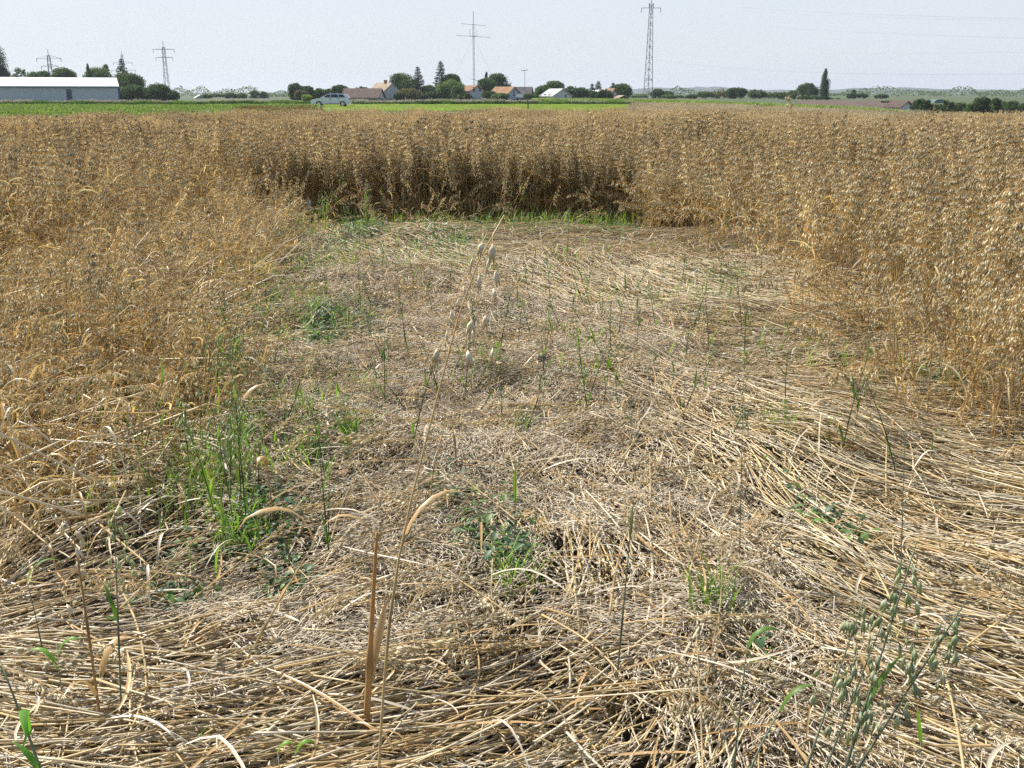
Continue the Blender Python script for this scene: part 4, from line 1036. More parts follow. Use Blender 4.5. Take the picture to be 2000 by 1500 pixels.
# barn on the left: long side facing us
def barn():
    d = 172.0; xl = float(P(1, 180, d)[0]); xr = float(P(215, 180, d)[0]); he = float(P(100, 168.5, d)[2]); ha = float(P(100, 152.5, d + 4)[2])
    t = thing('storage_barn', 'long pale grey metal barn with a bright white roof on the left', 'barn', ((xl + xr) / 2, d, 0), rad(24))
    L2 = (xr - xl) / 2 / math.cos(rad(24)) * .99; D = 9.0
    m, nt, pb, out = new_mat('barn_cladding')
    tc = nt.nodes.new('ShaderNodeTexCoord'); w_ = nt.nodes.new('ShaderNodeTexWave'); w_.inputs['Scale'].default_value = 1.6; w_.bands_direction = 'X'
    bp = nt.nodes.new('ShaderNodeBump'); bp.inputs['Strength'].default_value = .3; bp.inputs['Distance'].default_value = .02
    nt.links.new(tc.outputs['Object'], w_.inputs['Vector']); nt.links.new(w_.outputs['Fac'], bp.inputs['Height']); nt.links.new(bp.outputs[0], pb.inputs['Normal'])
    n_ = nt.nodes.new('ShaderNodeTexNoise'); n_.inputs['Scale'].default_value = .5; r_ = nt.nodes.new('ShaderNodeValToRGB')
    r_.color_ramp.elements[0].color = (.42, .49, .53, 1); r_.color_ramp.elements[1].color = (.50, .57, .61, 1)
    nt.links.new(tc.outputs['Object'], n_.inputs['Vector']); nt.links.new(n_.outputs['Fac'], r_.inputs[0]); nt.links.new(r_.outputs[0], pb.inputs['Base Color']); pb.inputs['Roughness'].default_value = .5
    m_roof = tile_mat('white_roof_sheet', (.86, .87, .88), 1.6, .03, 'X'); m_roof.node_tree.nodes['Principled BSDF'].inputs['Specular IOR Level'].default_value = .04
    b = MB(); b.add([(-L2, 0, -.3), (L2, 0, -.3), (L2, 0, he), (-L2, 0, he), (-L2, D, -.3), (L2, D, -.3), (L2, D, he), (-L2, D, he), (-L2, D / 2, ha), (L2, D / 2, ha)],
                    [(0, 1, 2, 3), (5, 4, 7, 6), (1, 5, 6, 2), (4, 0, 3, 7)], [(2, 6, 9), (7, 3, 8)])
    b.build('wall', m, t)
    sl = (ha - he) / (D / 2); o = .25; r_ = MB()
    for sg in (-1, 1):
        y0, y1 = (-o, D / 2) if sg < 0 else (D + o, D / 2); ze = he - sl * o + .12
        top = [(-L2 - .15, y0, ze), (L2 + .15, y0, ze), (L2 + .15, y1, ha + .12), (-L2 - .15, y1, ha + .12)]; bot = [(a, c, e - .1) for a, c, e in top]
        r_.add(top + bot, [(0, 1, 2, 3), (7, 6, 5, 4), (0, 4, 5, 1), (1, 5, 6, 2), (3, 0, 4, 7)])
    ro = r_.build('roof', m_roof, t)
    g_ = MB(); g_.box(-L2 - .1, L2 + .1, -.42, -.27, he - sl * o - .12, he - sl * o + .02); g_.build('gutter', plain('green_gutter', (.10, .16, .13), .5), ro)
    for sx_ in (-L2, L2):
        c_ = MB(); c_.box(sx_ - .12, sx_ + .12, -.02, .12, -.3, he - .05); c_.build('corner_trim', plain('blue_trim', (.05, .08, .28), .5), t)
    px = float(P(132.5, 180, d)[0]) - (xl + xr) / 2
    f = MB(); f.box(px - .42, px + .42, -.05, .02, .25, float(P(132, 174, d)[2])); do = f.build('door', plain('dark_blue_door', (.07, .12, .20), .5), t)
    g_ = MB()
    for z0, z1 in ((.5, 1.1), (1.2, 1.8), (1.9, 2.15)): g_.box(px - .26, px + .26, -.065, -.05, z0, z1)
    g_.build('pane', M_GLASS, do)
barn()

gable_house('long_barn', 'long low brown roofed barn behind the rear of the car', 741, 748, 236, 174, 190, 8.4, rad(80), M_PLAS_W, M_TILE_B, base=0)
gable_house('gable_house', 'large house with pale blue grey gable and tan tiled roof', 749, 784, 250, 163, 181.5, 7.0, rad(38), M_PLAS_G, M_TILE_T, [('front', .2, 4.3, .8, .9)], (0, 3.0, .7))
gable_house('gable_house', 'pale house half hidden behind the lighter olive tree', 886, 909, 252, 166, 181, 8, rad(12), M_PLAS_W, M_TILE_G, [('front', .9, 1.8, .7, .9)])
gable_house('gable_house', 'house with twin upstairs windows and orange tan roof by the mast', 919, 944, 256, 168, 177.5, 5.0, rad(42), M_PLAS_G, M_TILE_O, [('front', -.9, 2.5, .75, 1.1), ('front', 1.0, 2.5, .75, 1.1)], None)
gable_house('lean_to_shed', 'small pale shed left of the twin windowed house', 908, 920, 250, 183, 189, 5, rad(20), M_PLAS_G, M_TILE_B, cat='shed')
gable_house('gable_house', 'blue gabled house with rusty orange roof', 986, 1021, 240, 170.5, 190, 6.5, rad(40), M_PLAS_B, M_TILE_O, [('front', .0, 1.6, .5, 1.5)], None)
gable_house('roofed_annex', 'dark grey roofed wing joined right of the blue gabled house', 1034, 1041, 246, 171, 188, 6.2, rad(76), M_PLAS_G, M_TILE_G)
gable_house('bungalow', 'white bungalow with light grey roof below the domed tree', 1080, 1116, 235, 174.5, 187.5, 4.4, rad(36), M_PLAS_W, M_TILE_L, [('front', 1.0, 1.0, .5, .6), ('left', 1.2, 1.0, .5, .7), ('left', 2.8, 1.0, .5, .7)], None)
gable_house('gable_house', 'little grey gabled house with orange roof among conifers', 1190, 1207, 246, 174, 186, 2.6, rad(36), M_PLAS_G, M_TILE_O)
gable_house('garden_shed', 'low brown shed right of the little gabled house', 1211, 1226, 240, 187.5, 191, 3, rad(15), M_WOODW, M_TILE_T, cat='shed')
gable_house('garden_shed', 'small bright white roofed shed among the close conifers', 1168, 1175, 262, 177, 182, 2.0, rad(50), M_PLAS_W, plain('white_sheet_roof', (.85, .86, .86), .4), cat='shed')
gable_house('far_hut', 'pale far hut with a pointed roof in the hazy plain', 385, 400, 330, 186, 191, 4, rad(25), M_PLAS_W, M_TILE_L, cat='hut')
gable_house('gable_house', 'white gable with red brown roof sunk behind the crop on the right', 1757, 1789, 190, 199, 209.5, 3.2, rad(32), M_PLAS_W, M_TILE_R)
# rounded greenhouse / silo roof on the right
d = 215.0; a = P(1824, 200, d); c_ = P(1850, 200, d); zt = float(P(1837, 194, d)[2]); zb = float(terr(a[0], a[1]))
t = thing('storage_silo', 'rounded grey green silo roof between dark trees on the right', 'silo', ((a[0] + c_[0]) / 2, d, zb))
w2 = (c_[0] - a[0]) / 2; th = np.linspace(0, PI, 15)
b = MB(); prof = np.stack([-np.cos(th) * w2, np.abs(np.sin(th)) ** .55 * 1.0 + zt - zb - 1.0], -1)
for yy in (0, 6): b.v.append(np.stack([prof[:, 0], np.full(15, yy), prof[:, 1]], -1)); b.c.append(np.full((15, 3), .5)); b.n += 15
i = np.arange(14); b.q.append(np.stack([i, i + 1, i + 16, i + 15], -1)); b.t.append(np.stack([i * 0, i, i + 1], -1)[1:])
b.build('roof', plain('grey_green_sheet', (.13, .19, .20), .8, spec=.05), t)
b = MB(); b.box(-w2, w2, .02, 6, -.3, zt - zb - 1.0); b.build('wall', plain('grey_green_wall', (.26, .36, .37), .7), t)
# white tarpaulin-covered trailer next to the blue gable
d = 222.0; a = P(1008, 197, d); c_ = P(1022, 194, d)
t = thing('covered_trailer', 'low white covered trailer in front of the blue gable', 'trailer', ((a[0] + c_[0]) / 2, d, 0))
w2 = (c_[0] - a[0]) / 2; b = MB(); th = np.linspace(0, PI, 9)
for yy in (-.8, .8): b.v.append(np.stack([-np.cos(th) * w2, np.full(9, yy), .75 + np.sin(th) ** .6 * .75], -1)); b.c.append(np.full((9, 3), .5)); b.n += 9
i = np.arange(8); b.q.append(np.stack([i, i + 1, i + 10, i + 9], -1)); b.t += [np.stack([i * 0, i, i + 1], -1)[1:], np.stack([i * 0, i + 1, i], -1)[1:] + 9]
b.build('cover', plain('white_tarpaulin', (.8, .8, .8), .5), t)
b = MB(); b.box(-w2, w2, -.75, .75, .4, .75); b.build('bed', M_STEEL, t)
for sx_ in (-.4, .4):
    b = MB(); b.tubes(np.array([[(sx_, -.85, .3), (sx_, -.65, .3)]]), .3, (.02, .02, .02), 12); b.build('wheel', plain('trailer_tyre', (.02, .02, .02), .9), t)

# ------------------------------------------------------------------ pylons, masts, wires
def lattice(b, h, w0, w1, n, r, ph=0, flare=None):
    zs = np.linspace(0, h, n + 1); ws = np.array([np.interp(z, [0, h], [w0, w1]) for z in zs]) / 2
    if flare: ws = ws + flare * np.exp(-zs / (h * .06))
    cs = [(1, 1), (-1, 1), (-1, -1), (1, -1)]
    rot = np.array([[math.cos(ph), -math.sin(ph)], [math.sin(ph), math.cos(ph)]])
    def pt(c, k): q = rot @ (np.array(c) * ws[k]); return np.array([q[0], q[1], zs[k]])
    for c in cs:
        b.tubes(np.array([[pt(c, k) for k in range(n + 1)]]), r, (.2, .2, .2), 4)
    for k in range(n):
        for i_ in range(4):
            c, c2 = cs[i_], cs[(i_ + 1) % 4]
            A, B = (c, c2) if (k + i_) % 2 else (c2, c)
            b.tubes(np.array([[pt(A, k), pt(B, k + 1)]]), r * .55, (.2, .2, .2), 3)
            if k % 3 == 0: b.tubes(np.array([[pt(c, k), pt(c2, k)]]), r * .5, (.2, .2, .2), 3)
def arm(L, z, r, tri=.5, insul=.6, t=None, rot=0.0, drop=True):
    """crossarm truss with hanging insulators"""
    ca, sa = math.cos(rot), math.sin(rot); Q = lambda x, y, zz: (x * ca - y * sa, x * sa + y * ca, zz)
    b = MB()
    b.tubes(np.array([[Q(-L, 0, z), Q(0, 0, z), Q(L, 0, z)]]), r, (.2, .2, .2), 4)
    if tri:
        b.tubes(np.array([[Q(-L, 0, z + .02), Q(0, 0, z + tri), Q(L, 0, z + .02)]]), r * .7, (.2, .2, .2), 4)
        for f in (-.6, -.3, .3, .6): b.tubes(np.array([[Q(L * f, 0, z), Q(L * f, 0, z + tri * (1 - abs(f)))]]), r * .5, (.2, .2, .2), 3)
    o = b.build('crossarm', M_STEEL, t)
    if drop:
        for f in (-.97, .97):
            i_ = MB(); s_ = np.linspace(0, 1, 9)
            i_.tubes(np.array([[Q(L * f, 0, z - insul * s) for s in s_]]), np.where(np.arange(9) % 2, r * 1.3, r * .7)[None], (.15, .12, .1), 6)
            i_.build('insulator', plain('porcelain', (.2, .16, .13), .3), o)
    return o
def pylon(name, label, px, top, d, w0, w1, arms, n=14, r=.07, spike=1.5, cat='pylon', flare=None):
    x, y = P(px, 190, d)[:2]; z0 = float(terr(x, y)); h = float(P(px, top, d)[2]) - z0 - spike
    t = thing(name, label, cat, (x, y, z0), rad(20))
    b = MB(); lattice(b, h, w0, w1, n, r, .3, flare); b.build('lattice_tower', M_STEEL, t)
    if spike: b = MB(); b.tubes(np.array([[(0, 0, h - .3), (0, 0, h + spike)]]), r * 1.1, (.2, .2, .2), 5); b.build('top_spike', M_STEEL, t)
    for (yp, L, tri) in arms: arm(L, float(P(px, yp, d)[2]) - z0, r * .9, tri, .9, t, rad(-20))
    for sx_ in (-1, 1):
        for sy_ in (-1, 1):
            f = MB(); w_ = w0 / 2 * 1.05 + (flare or 0); ca, sa = math.cos(.3), math.sin(.3); fx, fy = sx_ * w_ * ca - sy_ * w_ * sa, sx_ * w_ * sa + sy_ * w_ * ca
            f.box(fx - .25, fx + .25, fy - .25, fy + .25, -.4, .3); f.build('footing', M_STONEP, t)
    return t
pylon('electricity_pylon', 'two armed lattice pylon rising behind the barn roof', 104.5, 97, 300, 1.5, .6, [(114.5, 3.6, 1.0), (129.5, 2.5, .7)], 12, .08)
pylon('electricity_pylon', 'faint hazy pylon behind the tallest ragged tree by the barn', 246.5, 99, 420, 1.5, .6, [(123, 3.9, .8), (137.5, 5.0, .9)], 12, .07)
pylon('electricity_pylon', 'slim lattice pylon with two thin crossarms above the dark bushes', 328, 80, 280, 1.25, .55, [(96.5, 2.9, .15), (112.5, 2.3, .15)], 13, .06)
pylon('lattice_tower_mast', 'tallest lattice pylon with one bold crossarm near the picture top', 1265.5, -3, 205, 1.25, .42, [(15.5, 1.9, 0)], 26, .06, 1.0, flare=.18)
t = [o for o in S.objects if o.name.startswith('lattice_tower_mast')][0]
b = MB(); z_ = float(P(1265, 152, 205)[2]); b.tubes(np.array([[(-.75, -.2, z_), (.75, -.2, z_)]]), .06, (.2, .2, .2), 4); b.build('brace_bar', M_STEEL, t)
for dx in (-.42, .42):
    b = MB(); z_ = float(P(1265, 8, 205)[2]); b.tubes(np.array([[(dx, 0, z_ - .55), (dx, 0, z_ + .4)]]), np.array([[.05, .11]]), (.2, .2, .2), 6); b.build('insulator', M_STEEL, t)

# guyed radio mast with aerial booms
d = 262.0; px = 926; x, y = P(px, 190, d)[:2]
t = thing('radio_mast', 'tall thin radio mast with cross shaped aerials above the village', 'mast', (x, y, 0))
zt = float(P(px, 22, d)[2]); b = MB(); lattice(b, zt - 3, .34, .34, 44, .035); b.tubes(np.array([[(0, 0, zt - 3), (0, 0, zt)]]), .07, (.2,) * 3, 5); b.build('mast_pole', M_STEEL, t)
k = d / F
for (yp, L, r_, els) in ((70.5, 31, .05, ((-31, 1.0), (31, 1.0), (6, 1.6))), (47.5, 22, .045, ((-22, .8), (22, .8))), (155, 8, .04, ((-6, .8), (6, .8)))):
    z_ = float(P(px, yp, d)[2]); b = MB(); b.tubes(np.array([[(-L * k, 0, z_ + .15), (L * k, 0, z_ - .3)]]), r_, (.2,) * 3, 5)
    for e, l in els: b.tubes(np.array([[(e * k, -l, z_ - e * .01), (e * k, l, z_ - e * .01)]]), .025, (.2,) * 3, 4)
    b.build('aerial_boom', M_STEEL, t)
z_ = float(P(px, 68, d)[2]); b = MB()
for sx_ in (-1, 1): b.tubes(np.array([[(sx_ * .85, 0, z_ - .3), (sx_ * .85, 0, z_ + 1.2)]]), .045, (.2,) * 3, 4)
b.tubes(np.array([[(-.85, 0, z_ - .28), (.85, 0, z_ - .28)]]), .05, (.2,) * 3, 4); b.build('aerial_cage', M_STEEL, t)
for a in (0.6, 2.7, 4.8):
    b = MB(); b.tubes(np.array([[(0, 0, zt - 6), (math.cos(a) * 9, math.sin(a) * 9, 0)]]), .012, (.2,) * 3, 4); b.build('guy_wire', M_WIRE, t)

# thin pole with a crossbar
d = 240.0; x, y = P(1025.5, 190, d)[:2]; zt = float(P(1024, 137.5, d)[2])
t = thing('aerial_pole', 'slim leaning pole with a T shaped aerial over the grey roof', 'pole', (x, y, 0))
b = MB(); b.tubes(np.array([[(.1, 0, 0), (-.15, 0, zt)]]), .05, (.2,) * 3, 5); b.build('pole', M_STEEL, t)
b = MB(); b.tubes(np.array([[(-.95, 0, zt - .05), (.6, 0, zt + .08)]]), .07, (.2,) * 3, 5)
for f in (-.8, -.4, 0, .4): b.tubes(np.array([[(f, -.5, zt), (f, .5, zt)]]), .025, (.2,) * 3, 3)
b.build('aerial_bar', M_STEEL, t)

# overhead wires crossing the sky on the right
def wire(p0, p1, sag, r, label):
    A, B = P(*p0), P(*p1); s = np.linspace(0, 1, 40)[:, None]
    q = A * (1 - s) + B * s; q[:, 2] -= sag * 4 * (s[:, 0] * (1 - s[:, 0]))
    b = MB(); b.tubes(q[None], r, (.2,) * 3, 5)
    tag(b.build('overhead_wire', M_WIRE), label, 'wire', 'power lines across the sky')
wire((1450, 15, 700), (2300, 43, 250), 1.0, .034, 'topmost power line crossing the upper right sky')
wire((1450, 21, 700), (2300, 46, 252), 1.0, .020, 'thin power line close below the topmost one')
wire((1500, 52, 700), (2300, 82, 255), 1.0, .028, 'second power line from the top in the right sky')
wire((1600, 104, 600), (2300, 98, 258), .3, .016, 'faint level power line between the second and the lowest')
wire((1250, 112, 700), (2300, 138, 255), 4.5, .030, 'lowest power line passing just above the slender poplar')

# ------------------------------------------------------------------ car, stake, plot markers
def car():
    d = 121.0; x, y = P(647, 190, d)[:2]
    t = thing('estate_car', 'silver estate car parked on the green meadow', 'car', (x, y, .03), rad(3))
    paint, nt, pb, out = new_mat('silver_paint'); pb.inputs['Base Color'].default_value = (.64, .69, .82, 1); pb.inputs['Metallic'].default_value = .0; pb.inputs['Roughness'].default_value = .32; pb.inputs['Coat Weight'].default_value = .6
    blk = plain('black_plastic', (.02, .02, .022), .6); tyre = plain('tyre_rubber', (.018, .018, .018), .9); alloy = plain('alloy', (.5, .5, .52), .35, .7); glass = plain('tinted_glass', (.02, .03, .035), .06, spec=.8)
    # side outline of the lower body, nose on the left
    low = [(-2.26, .38), (-2.30, .55), (-2.27, .72), (-2.12, .82), (-1.70, .92), (-1.15, 1.00), (-.6, 1.02), (.5, 1.03), (1.6, 1.05), (2.10, 1.04), (2.24, .95), (2.28, .70), (2.25, .42), (2.10, .28)]
    for wx in (1.38, -1.38): low += [(wx + .37 * math.cos(a), .30 + .37 * math.sin(a)) for a in np.linspace(0, PI, 9)]
    low += [(-2.15, .28)]
    low = np.array(low); n = len(low)
    b = MB(); rows = []
    for yy, s in ((-.86, .94), (-.90, 1), (.90, 1), (.86, .94)):
        c = low.copy(); c[:, 0] *= (1 - (1 - s) * .3); c[:, 1] = np.where(c[:, 1] > .8, .8 + (c[:, 1] - .8) * (s if s == 1 else .9), c[:, 1])
        rows.append(np.stack([c[:, 0], np.full(n, yy), c[:, 1]], -1))
    import bmesh
    bm = bmesh.new(); R_ = [[bm.verts.new(v) for v in r] for r in rows]
    for r0, r1 in zip(R_[:-1], R_[1:]):
        for i in range(n): bm.faces.new((r0[i], r0[(i + 1) % n], r1[(i + 1) % n], r1[i]))
    bm.faces.new(R_[0][::-1]); bm.faces.new(R_[-1])
    bmesh.ops.recalc_face_normals(bm, faces=bm.faces)
    bmesh.ops.triangulate(bm, faces=[f for f in bm.faces if len(f.verts) > 4])
    me = bpy.data.meshes.new('body'); bm.to_mesh(me); bm.free(); me.materials.append(paint); o = bpy.data.objects.new('body', me); COL.objects.link(o); o.parent = t
    # cabin
    cab = np.array([(-1.18, .99), (-.42, 1.42), (-.15, 1.47), (.6, 1.49), (1.45, 1.45), (1.85, 1.37), (2.14, 1.02)]); n = len(cab)
    yl = [.84, .66, .64, .64, .64, .66, .80]
    b = MB(); v = np.array([[(c[0], -w_, c[1]) for c, w_ in zip(cab, yl)], [(c[0], w_, c[1]) for c, w_ in zip(cab, yl)]]).reshape(-1, 3)
    q = [(i, i + 1, n + i + 1, n + i) for i in range(n - 1)]
    tr_ = [(0, i + 1, i) for i in range(1, n - 1)] + [(n, n + i, n + i + 1) for i in range(1, n - 1)]
    b.add(v, q, tr_); b.build('cabin', paint, t)
    def side(pts, nm, mat, off=.012):
        for sg in (-1, 1):
            b = MB(); vv = []
            for px_, pz in pts:
                w_ = np.interp(pz, [1.0, 1.42], [.84, .655]); vv.append((px_, sg * (w_ + off), pz))
            for px_, pz in pts:
                w_ = np.interp(pz, [1.0, 1.42], [.84, .655]); vv.append((px_, sg * (w_ - .02), pz))
            m = len(pts); b.add(vv, [(i, (i + 1) % m, m + (i + 1) % m, m + i) for i in range(m)] + ([(0, 1, 2, 3)] if m == 4 else []), None if m == 4 else [(0, 1, 2)])
            b.build(nm, mat, t)
    side([(-.88, 1.06), (-.38, 1.37), (.0, 1.40), (.0, 1.06)], 'side_window', glass)
    side([(.07, 1.06), (.07, 1.40), (.82, 1.41), (.90, 1.06)], 'side_window', glass)
    side([(.98, 1.07), (.90, 1.40), (1.42, 1.38), (1.72, 1.08)], 'side_window', glass)
    for nm, a0, a1, i0 in (('windscreen', .08, .9, 0), ('rear_window', .15, .85, 5)):
        A, B = cab[i0], cab[i0 + 1]; ya, yb = yl[i0], yl[i0 + 1]; nv = np.array([-(B - A)[1], (B - A)[0]]); nv /= np.linalg.norm(nv)
        pa = A + (B - A) * a0 + nv * .012; pb_ = A + (B - A) * a1 + nv * .012
        b = MB(); b.add([(pa[0], -ya * .9, pa[1]), (pa[0], ya * .9, pa[1]), (pb_[0], yb * .9, pb_[1]), (pb_[0], -yb * .9, pb_[1])], [(0, 1, 2, 3)]); b.build(nm, glass, t)
    for sg in (-1, 1):
        for wx in (-1.38, 1.38):
            b = MB(); s_ = np.array([-.1, -.085, .085, .1]); b.tubes(np.array([[(wx, sg * .80 + k, .315) for k in s_]]), np.array([[.29, .315, .315, .29]]), (.02,) * 3, 24); w_ = b.build('wheel', tyre, t)
            b = MB(); b.tubes(np.array([[(wx, sg * .905, .315), (wx, sg * .915, .315)]]), np.array([[.21, .19]]), (.5,) * 3, 20); b.build('rim', alloy, w_)
        b = MB(); b.husks(np.array([(-2.22, sg * .62, .70)]), [[.9, sg * .35, .35]], .42, .09, (.8,) * 3, 6); b.build('headlight', plain('headlight_glass', (.75, .78, .8), .1, spec=.8), t)
        b = MB(); b.box(2.16, 2.30, min(sg * .62, sg * .88), max(sg * .62, sg * .88), .80, 1.0); b.build('tail_light', plain('red_lens', (.35, .02, .03), .2, spec=.6), t)
        b = MB(); b.box(-.86, -.66, min(sg * .88, sg * 1.06), max(sg * .88, sg * 1.06), 1.02, 1.16); b.build('mirror', paint, t)
        b = MB(); b.tubes(np.array([[(-.1, sg * .58, 1.52), (.0, sg * .58, 1.55), (1.3, sg * .58, 1.53), (1.4, sg * .58, 1.49)]]), .018, (.02,) * 3, 5); b.build('roof_rail', blk, t)
        b = MB(); b.box(-.95, .95, min(sg * .895, sg * .915), max(sg * .895, sg * .915), .28, .36); b.build('sill', blk, t)
        for hx in (-.15, .78): b = MB(); b.box(hx, hx + .2, min(sg * .9, sg * .93), max(sg * .9, sg * .93), .88, .92); b.build('door_handle', blk, t)
        b = MB()
        for lx in (-.98, .03, 1.0): b.box(lx - .008, lx + .008, min(sg * .897, sg * .904), max(sg * .897, sg * .904), .40, .98)
        b.build('door_gap', blk, t)
    b = MB(); b.box(-2.315, -2.2, -.6, .6, .36, .48); b.build('grille', blk, t)
    b = MB(); b.box(2.1, 2.31, -.8, .8, .42, .54); b.build('bumper', paint, t)
car()

d = 43.0; q = P(1031, 219, d); zt = float(P(1031, 196, d)[2])
t = thing('marker_stake', 'thin dark stake standing up at the back edge of the oats', 'stake', (q[0], q[1], 0))
b = MB(); b.tubes(np.array([[(.02, 0, -.1), (0, 0, zt)]]), .022, (.1,) * 3, 6); b.build('post', plain('dark_wood', (.06, .05, .045), .9, nscale=8), t)
b = MB(); b.box(-.04, .04, -.03, .03, zt, zt + .03); b.build('cap', M_STEEL, t)
for px, py, w_, h_, lb in ((1189, 402, .055, .33, 'pale blue grey plot marker in the dark gap at the back right'), (604, 396, .04, .10, 'small pale plot marker half hidden in greenery at the back left')):
    q = P(px, py, 12.0 if px > 1000 else 11.6); t = thing('plot_marker', lb, 'marker', (q[0], q[1], 0))
    zt = float(P(px, py - h_ * 50, q[1])[2])
    b = MB(); b.box(-w_ / 2, w_ / 2, -.006, .006, zt - h_, zt); b.build('plate', plain('pale_plastic', (.36, .40, .50), .5), t)
    b = MB(); b.tubes(np.array([[(0, .012, -.1), (0, .012, zt - .03)]]), .008, (.3,) * 3, 5); b.build('rod', M_STEEL, t)

# ------------------------------------------------------------------ weeds and young grass in the gaps
WEED = [(600, 665, 70, 1), (640, 690, 50, .6), (960, 1080, 95, 1), (990, 1150, 60, 1), (530, 1060, 80, 1), (350, 1180, 90, .7), (480, 900, 60, .6), (560, 1190, 60, .7), (1600, 1050, 90, .5), (1510, 1400, 60, .6),
        (640, 900, 60, .4), (560, 440, 90, .6), (640, 420, 70, .9), (760, 440, 90, .6), (900, 448, 120, .6), (1060, 440, 90, .9), (1200, 445, 60, .8), (880, 490, 80, .5), (620, 520, 80, .5), (480, 610, 70, .5), (700, 470, 60, .6), (1400, 560, 70, .3), (1840, 770, 70, .5), (880, 1010, 60, .5), (690, 640, 70, .4)]
b = MB()
for (px, py, r_, dn) in WEED:
    c0 = G(px, py, .08); rg_m = r_ / F * math.hypot(c0[0], c0[1]) * 1.05; ry = min(rg_m * 2.0, .9)
    m = int(520 * dn * min(4, rg_m * ry * 14 + .35)); a = RNG.uniform(0, 2 * PI, m); q = np.sqrt(RNG.uniform(0, 1, m)) * RNG.uniform(.6, 1.1, m)
    p = c0 + np.stack([np.cos(a) * q * rg_m, np.sin(a) * q * ry], -1)
    p = p[noise(p[:, 0] * 9, p[:, 1] * 9, 91) > .38]; m = len(p)
    z = mat_h(p[:, 0], p[:, 1]) * RNG.uniform(.5, 1.15, m) + RNG.uniform(0, .06, m)
    ang = RNG.uniform(0, 2 * PI, m); ln = RNG.uniform(.012, .034, m) * (1.2 if py < 520 else 1); t_ = np.linspace(0, 1, 4)[None]
    el = RNG.uniform(-.5, .8, m)
    path = np.stack([p[:, :1] + np.cos(ang)[:, None] * ln[:, None] * t_, p[:, 1:] + np.sin(ang)[:, None] * ln[:, None] * t_, z[:, None] + ln[:, None] * (np.sin(el)[:, None] * t_ - .4 * t_ ** 2)], -1)
    wc = np.array([[.10, .18, .09], [.14, .23, .11], [.18, .30, .08], [.08, .15, .08]])[RNG.integers(0, 4, m)] * RNG.uniform(.7, 1.3, (m, 1))
    b.ribbons(path, ln[:, None] * np.array([[.12, .38, .34, .04]]), wc, None, .3)
tag(b.build('weeds', M_GREEN), 'low dark green weeds creeping through gaps in the straw', 'weeds', kind='stuff')
# grass: upright blades
b = MB()
GR = [(560, 420, 60, 70), (640, 415, 80, 130), (720, 440, 80, 90), (850, 445, 80, 60), (1000, 440, 100, 150), (1100, 440, 80, 150), (1200, 440, 50, 90), (560, 480, 80, 80), (630, 540, 80, 70), (480, 560, 60, 60), (480, 900, 40, 30), (690, 910, 25, 16), (960, 760, 50, 16), (1010, 890, 20, 6), (700, 800, 40, 10), (1130, 720, 40, 14), (1230, 620, 80, 18),
      (1370, 620, 100, 24), (1500, 700, 120, 20), (1180, 760, 90, 16), (1640, 760, 90, 14), (1520, 900, 30, 12), (1385, 1290, 32, 26), (1010, 1215, 35, 18), (590, 940, 80, 24), (300, 800, 130, 40), (380, 1000, 110, 40), (620, 850, 60, 18), (860, 540, 90, 30), (1150, 560, 160, 30), (420, 700, 80, 34), (200, 900, 160, 22), (560, 620, 100, 40), (640, 660, 80, 30), (760, 520, 100, 30), (470, 620, 90, 40), (500, 780, 80, 30), (430, 1000, 60, 40), (480, 1100, 60, 30), (550, 860, 70, 20), (960, 480, 140, 30), (1250, 500, 140, 20), (340, 620, 120, 20)]
for (px, py, r_, m) in GR:
    c0 = G(px, py, .06); rg_m = r_ / F * math.hypot(*c0); m = int(m * (2.0 if py < 470 else 3.0))
    p = c0 + RNG.normal(0, 1, (m, 2)) * np.array([rg_m * .7, min(rg_m, .8)])
    K = 6; s = np.linspace(0, 1, K)[None]; ang = RNG.uniform(0, 2 * PI, m); h = RNG.uniform(.06, .19, m) * (1.35 if py < 460 else 1); ou = RNG.uniform(.1, .7, m) * h
    path = np.stack([p[:, :1] + np.cos(ang)[:, None] * ou[:, None] * s ** 1.8, p[:, 1:] + np.sin(ang)[:, None] * ou[:, None] * s ** 1.8, .02 + .7 * mat_h(p[:, 0], p[:, 1])[:, None] + h[:, None] * (s * 1.15 - .25 * s ** 3)], -1)
    b.ribbons(path, (RNG.uniform(.0018, .0038, m)[:, None] * np.array([[.8, 1, 1, .85, .5, .05]])), np.array([[.20, .33, .07], [.25, .38, .08], [.16, .26, .08], [.30, .42, .11]])[RNG.integers(0, 4, m)], None, .4)
tag(b.build('grass', M_GREEN), 'fresh green grass blades sprouting between the straw', 'grass', kind='stuff')

# ------------------------------------------------------------------ single green oat stalks
def leaf_mesh(base, ang, l, w, col, rng, droop=1.0, K=8, th0=.3):
    b = MB(); s = np.linspace(0, 1, K); th = th0 + droop * s ** 1.4; ds = l / (K - 1)
    r = np.concatenate([[0], np.cumsum(np.sin(th[:-1]) * ds)]); z = np.concatenate([[0], np.cumsum(np.cos(th[:-1]) * ds)])
    a = ang + np.cumsum(rng.normal(0, .05, K)); q = np.asarray(base) + np.stack([np.cos(a) * r, np.sin(a) * r, z], -1)
    wd = w * np.minimum(1, 2.4 * (1 - s) + .04) * np.minimum(1, .6 + 3 * s)
    sd = np.stack([-np.sin(a), np.cos(a), 0 * a], -1); tw = rng.uniform(-.8, .8) * s; tg = nrm(np.gradient(q, axis=0))
    b.ribbons(q[None], wd[None], col, nrm(sd * np.cos(tw)[:, None] + np.cross(tg, sd) * np.sin(tw)[:, None])[None], .35)
    return b
def at_path(p, f):
    L = np.concatenate([[0], np.cumsum(np.linalg.norm(np.diff(p, axis=0), axis=1))]); L /= L[-1]
    return np.array([np.interp(f, L, p[:, k]) for k in range(3)])
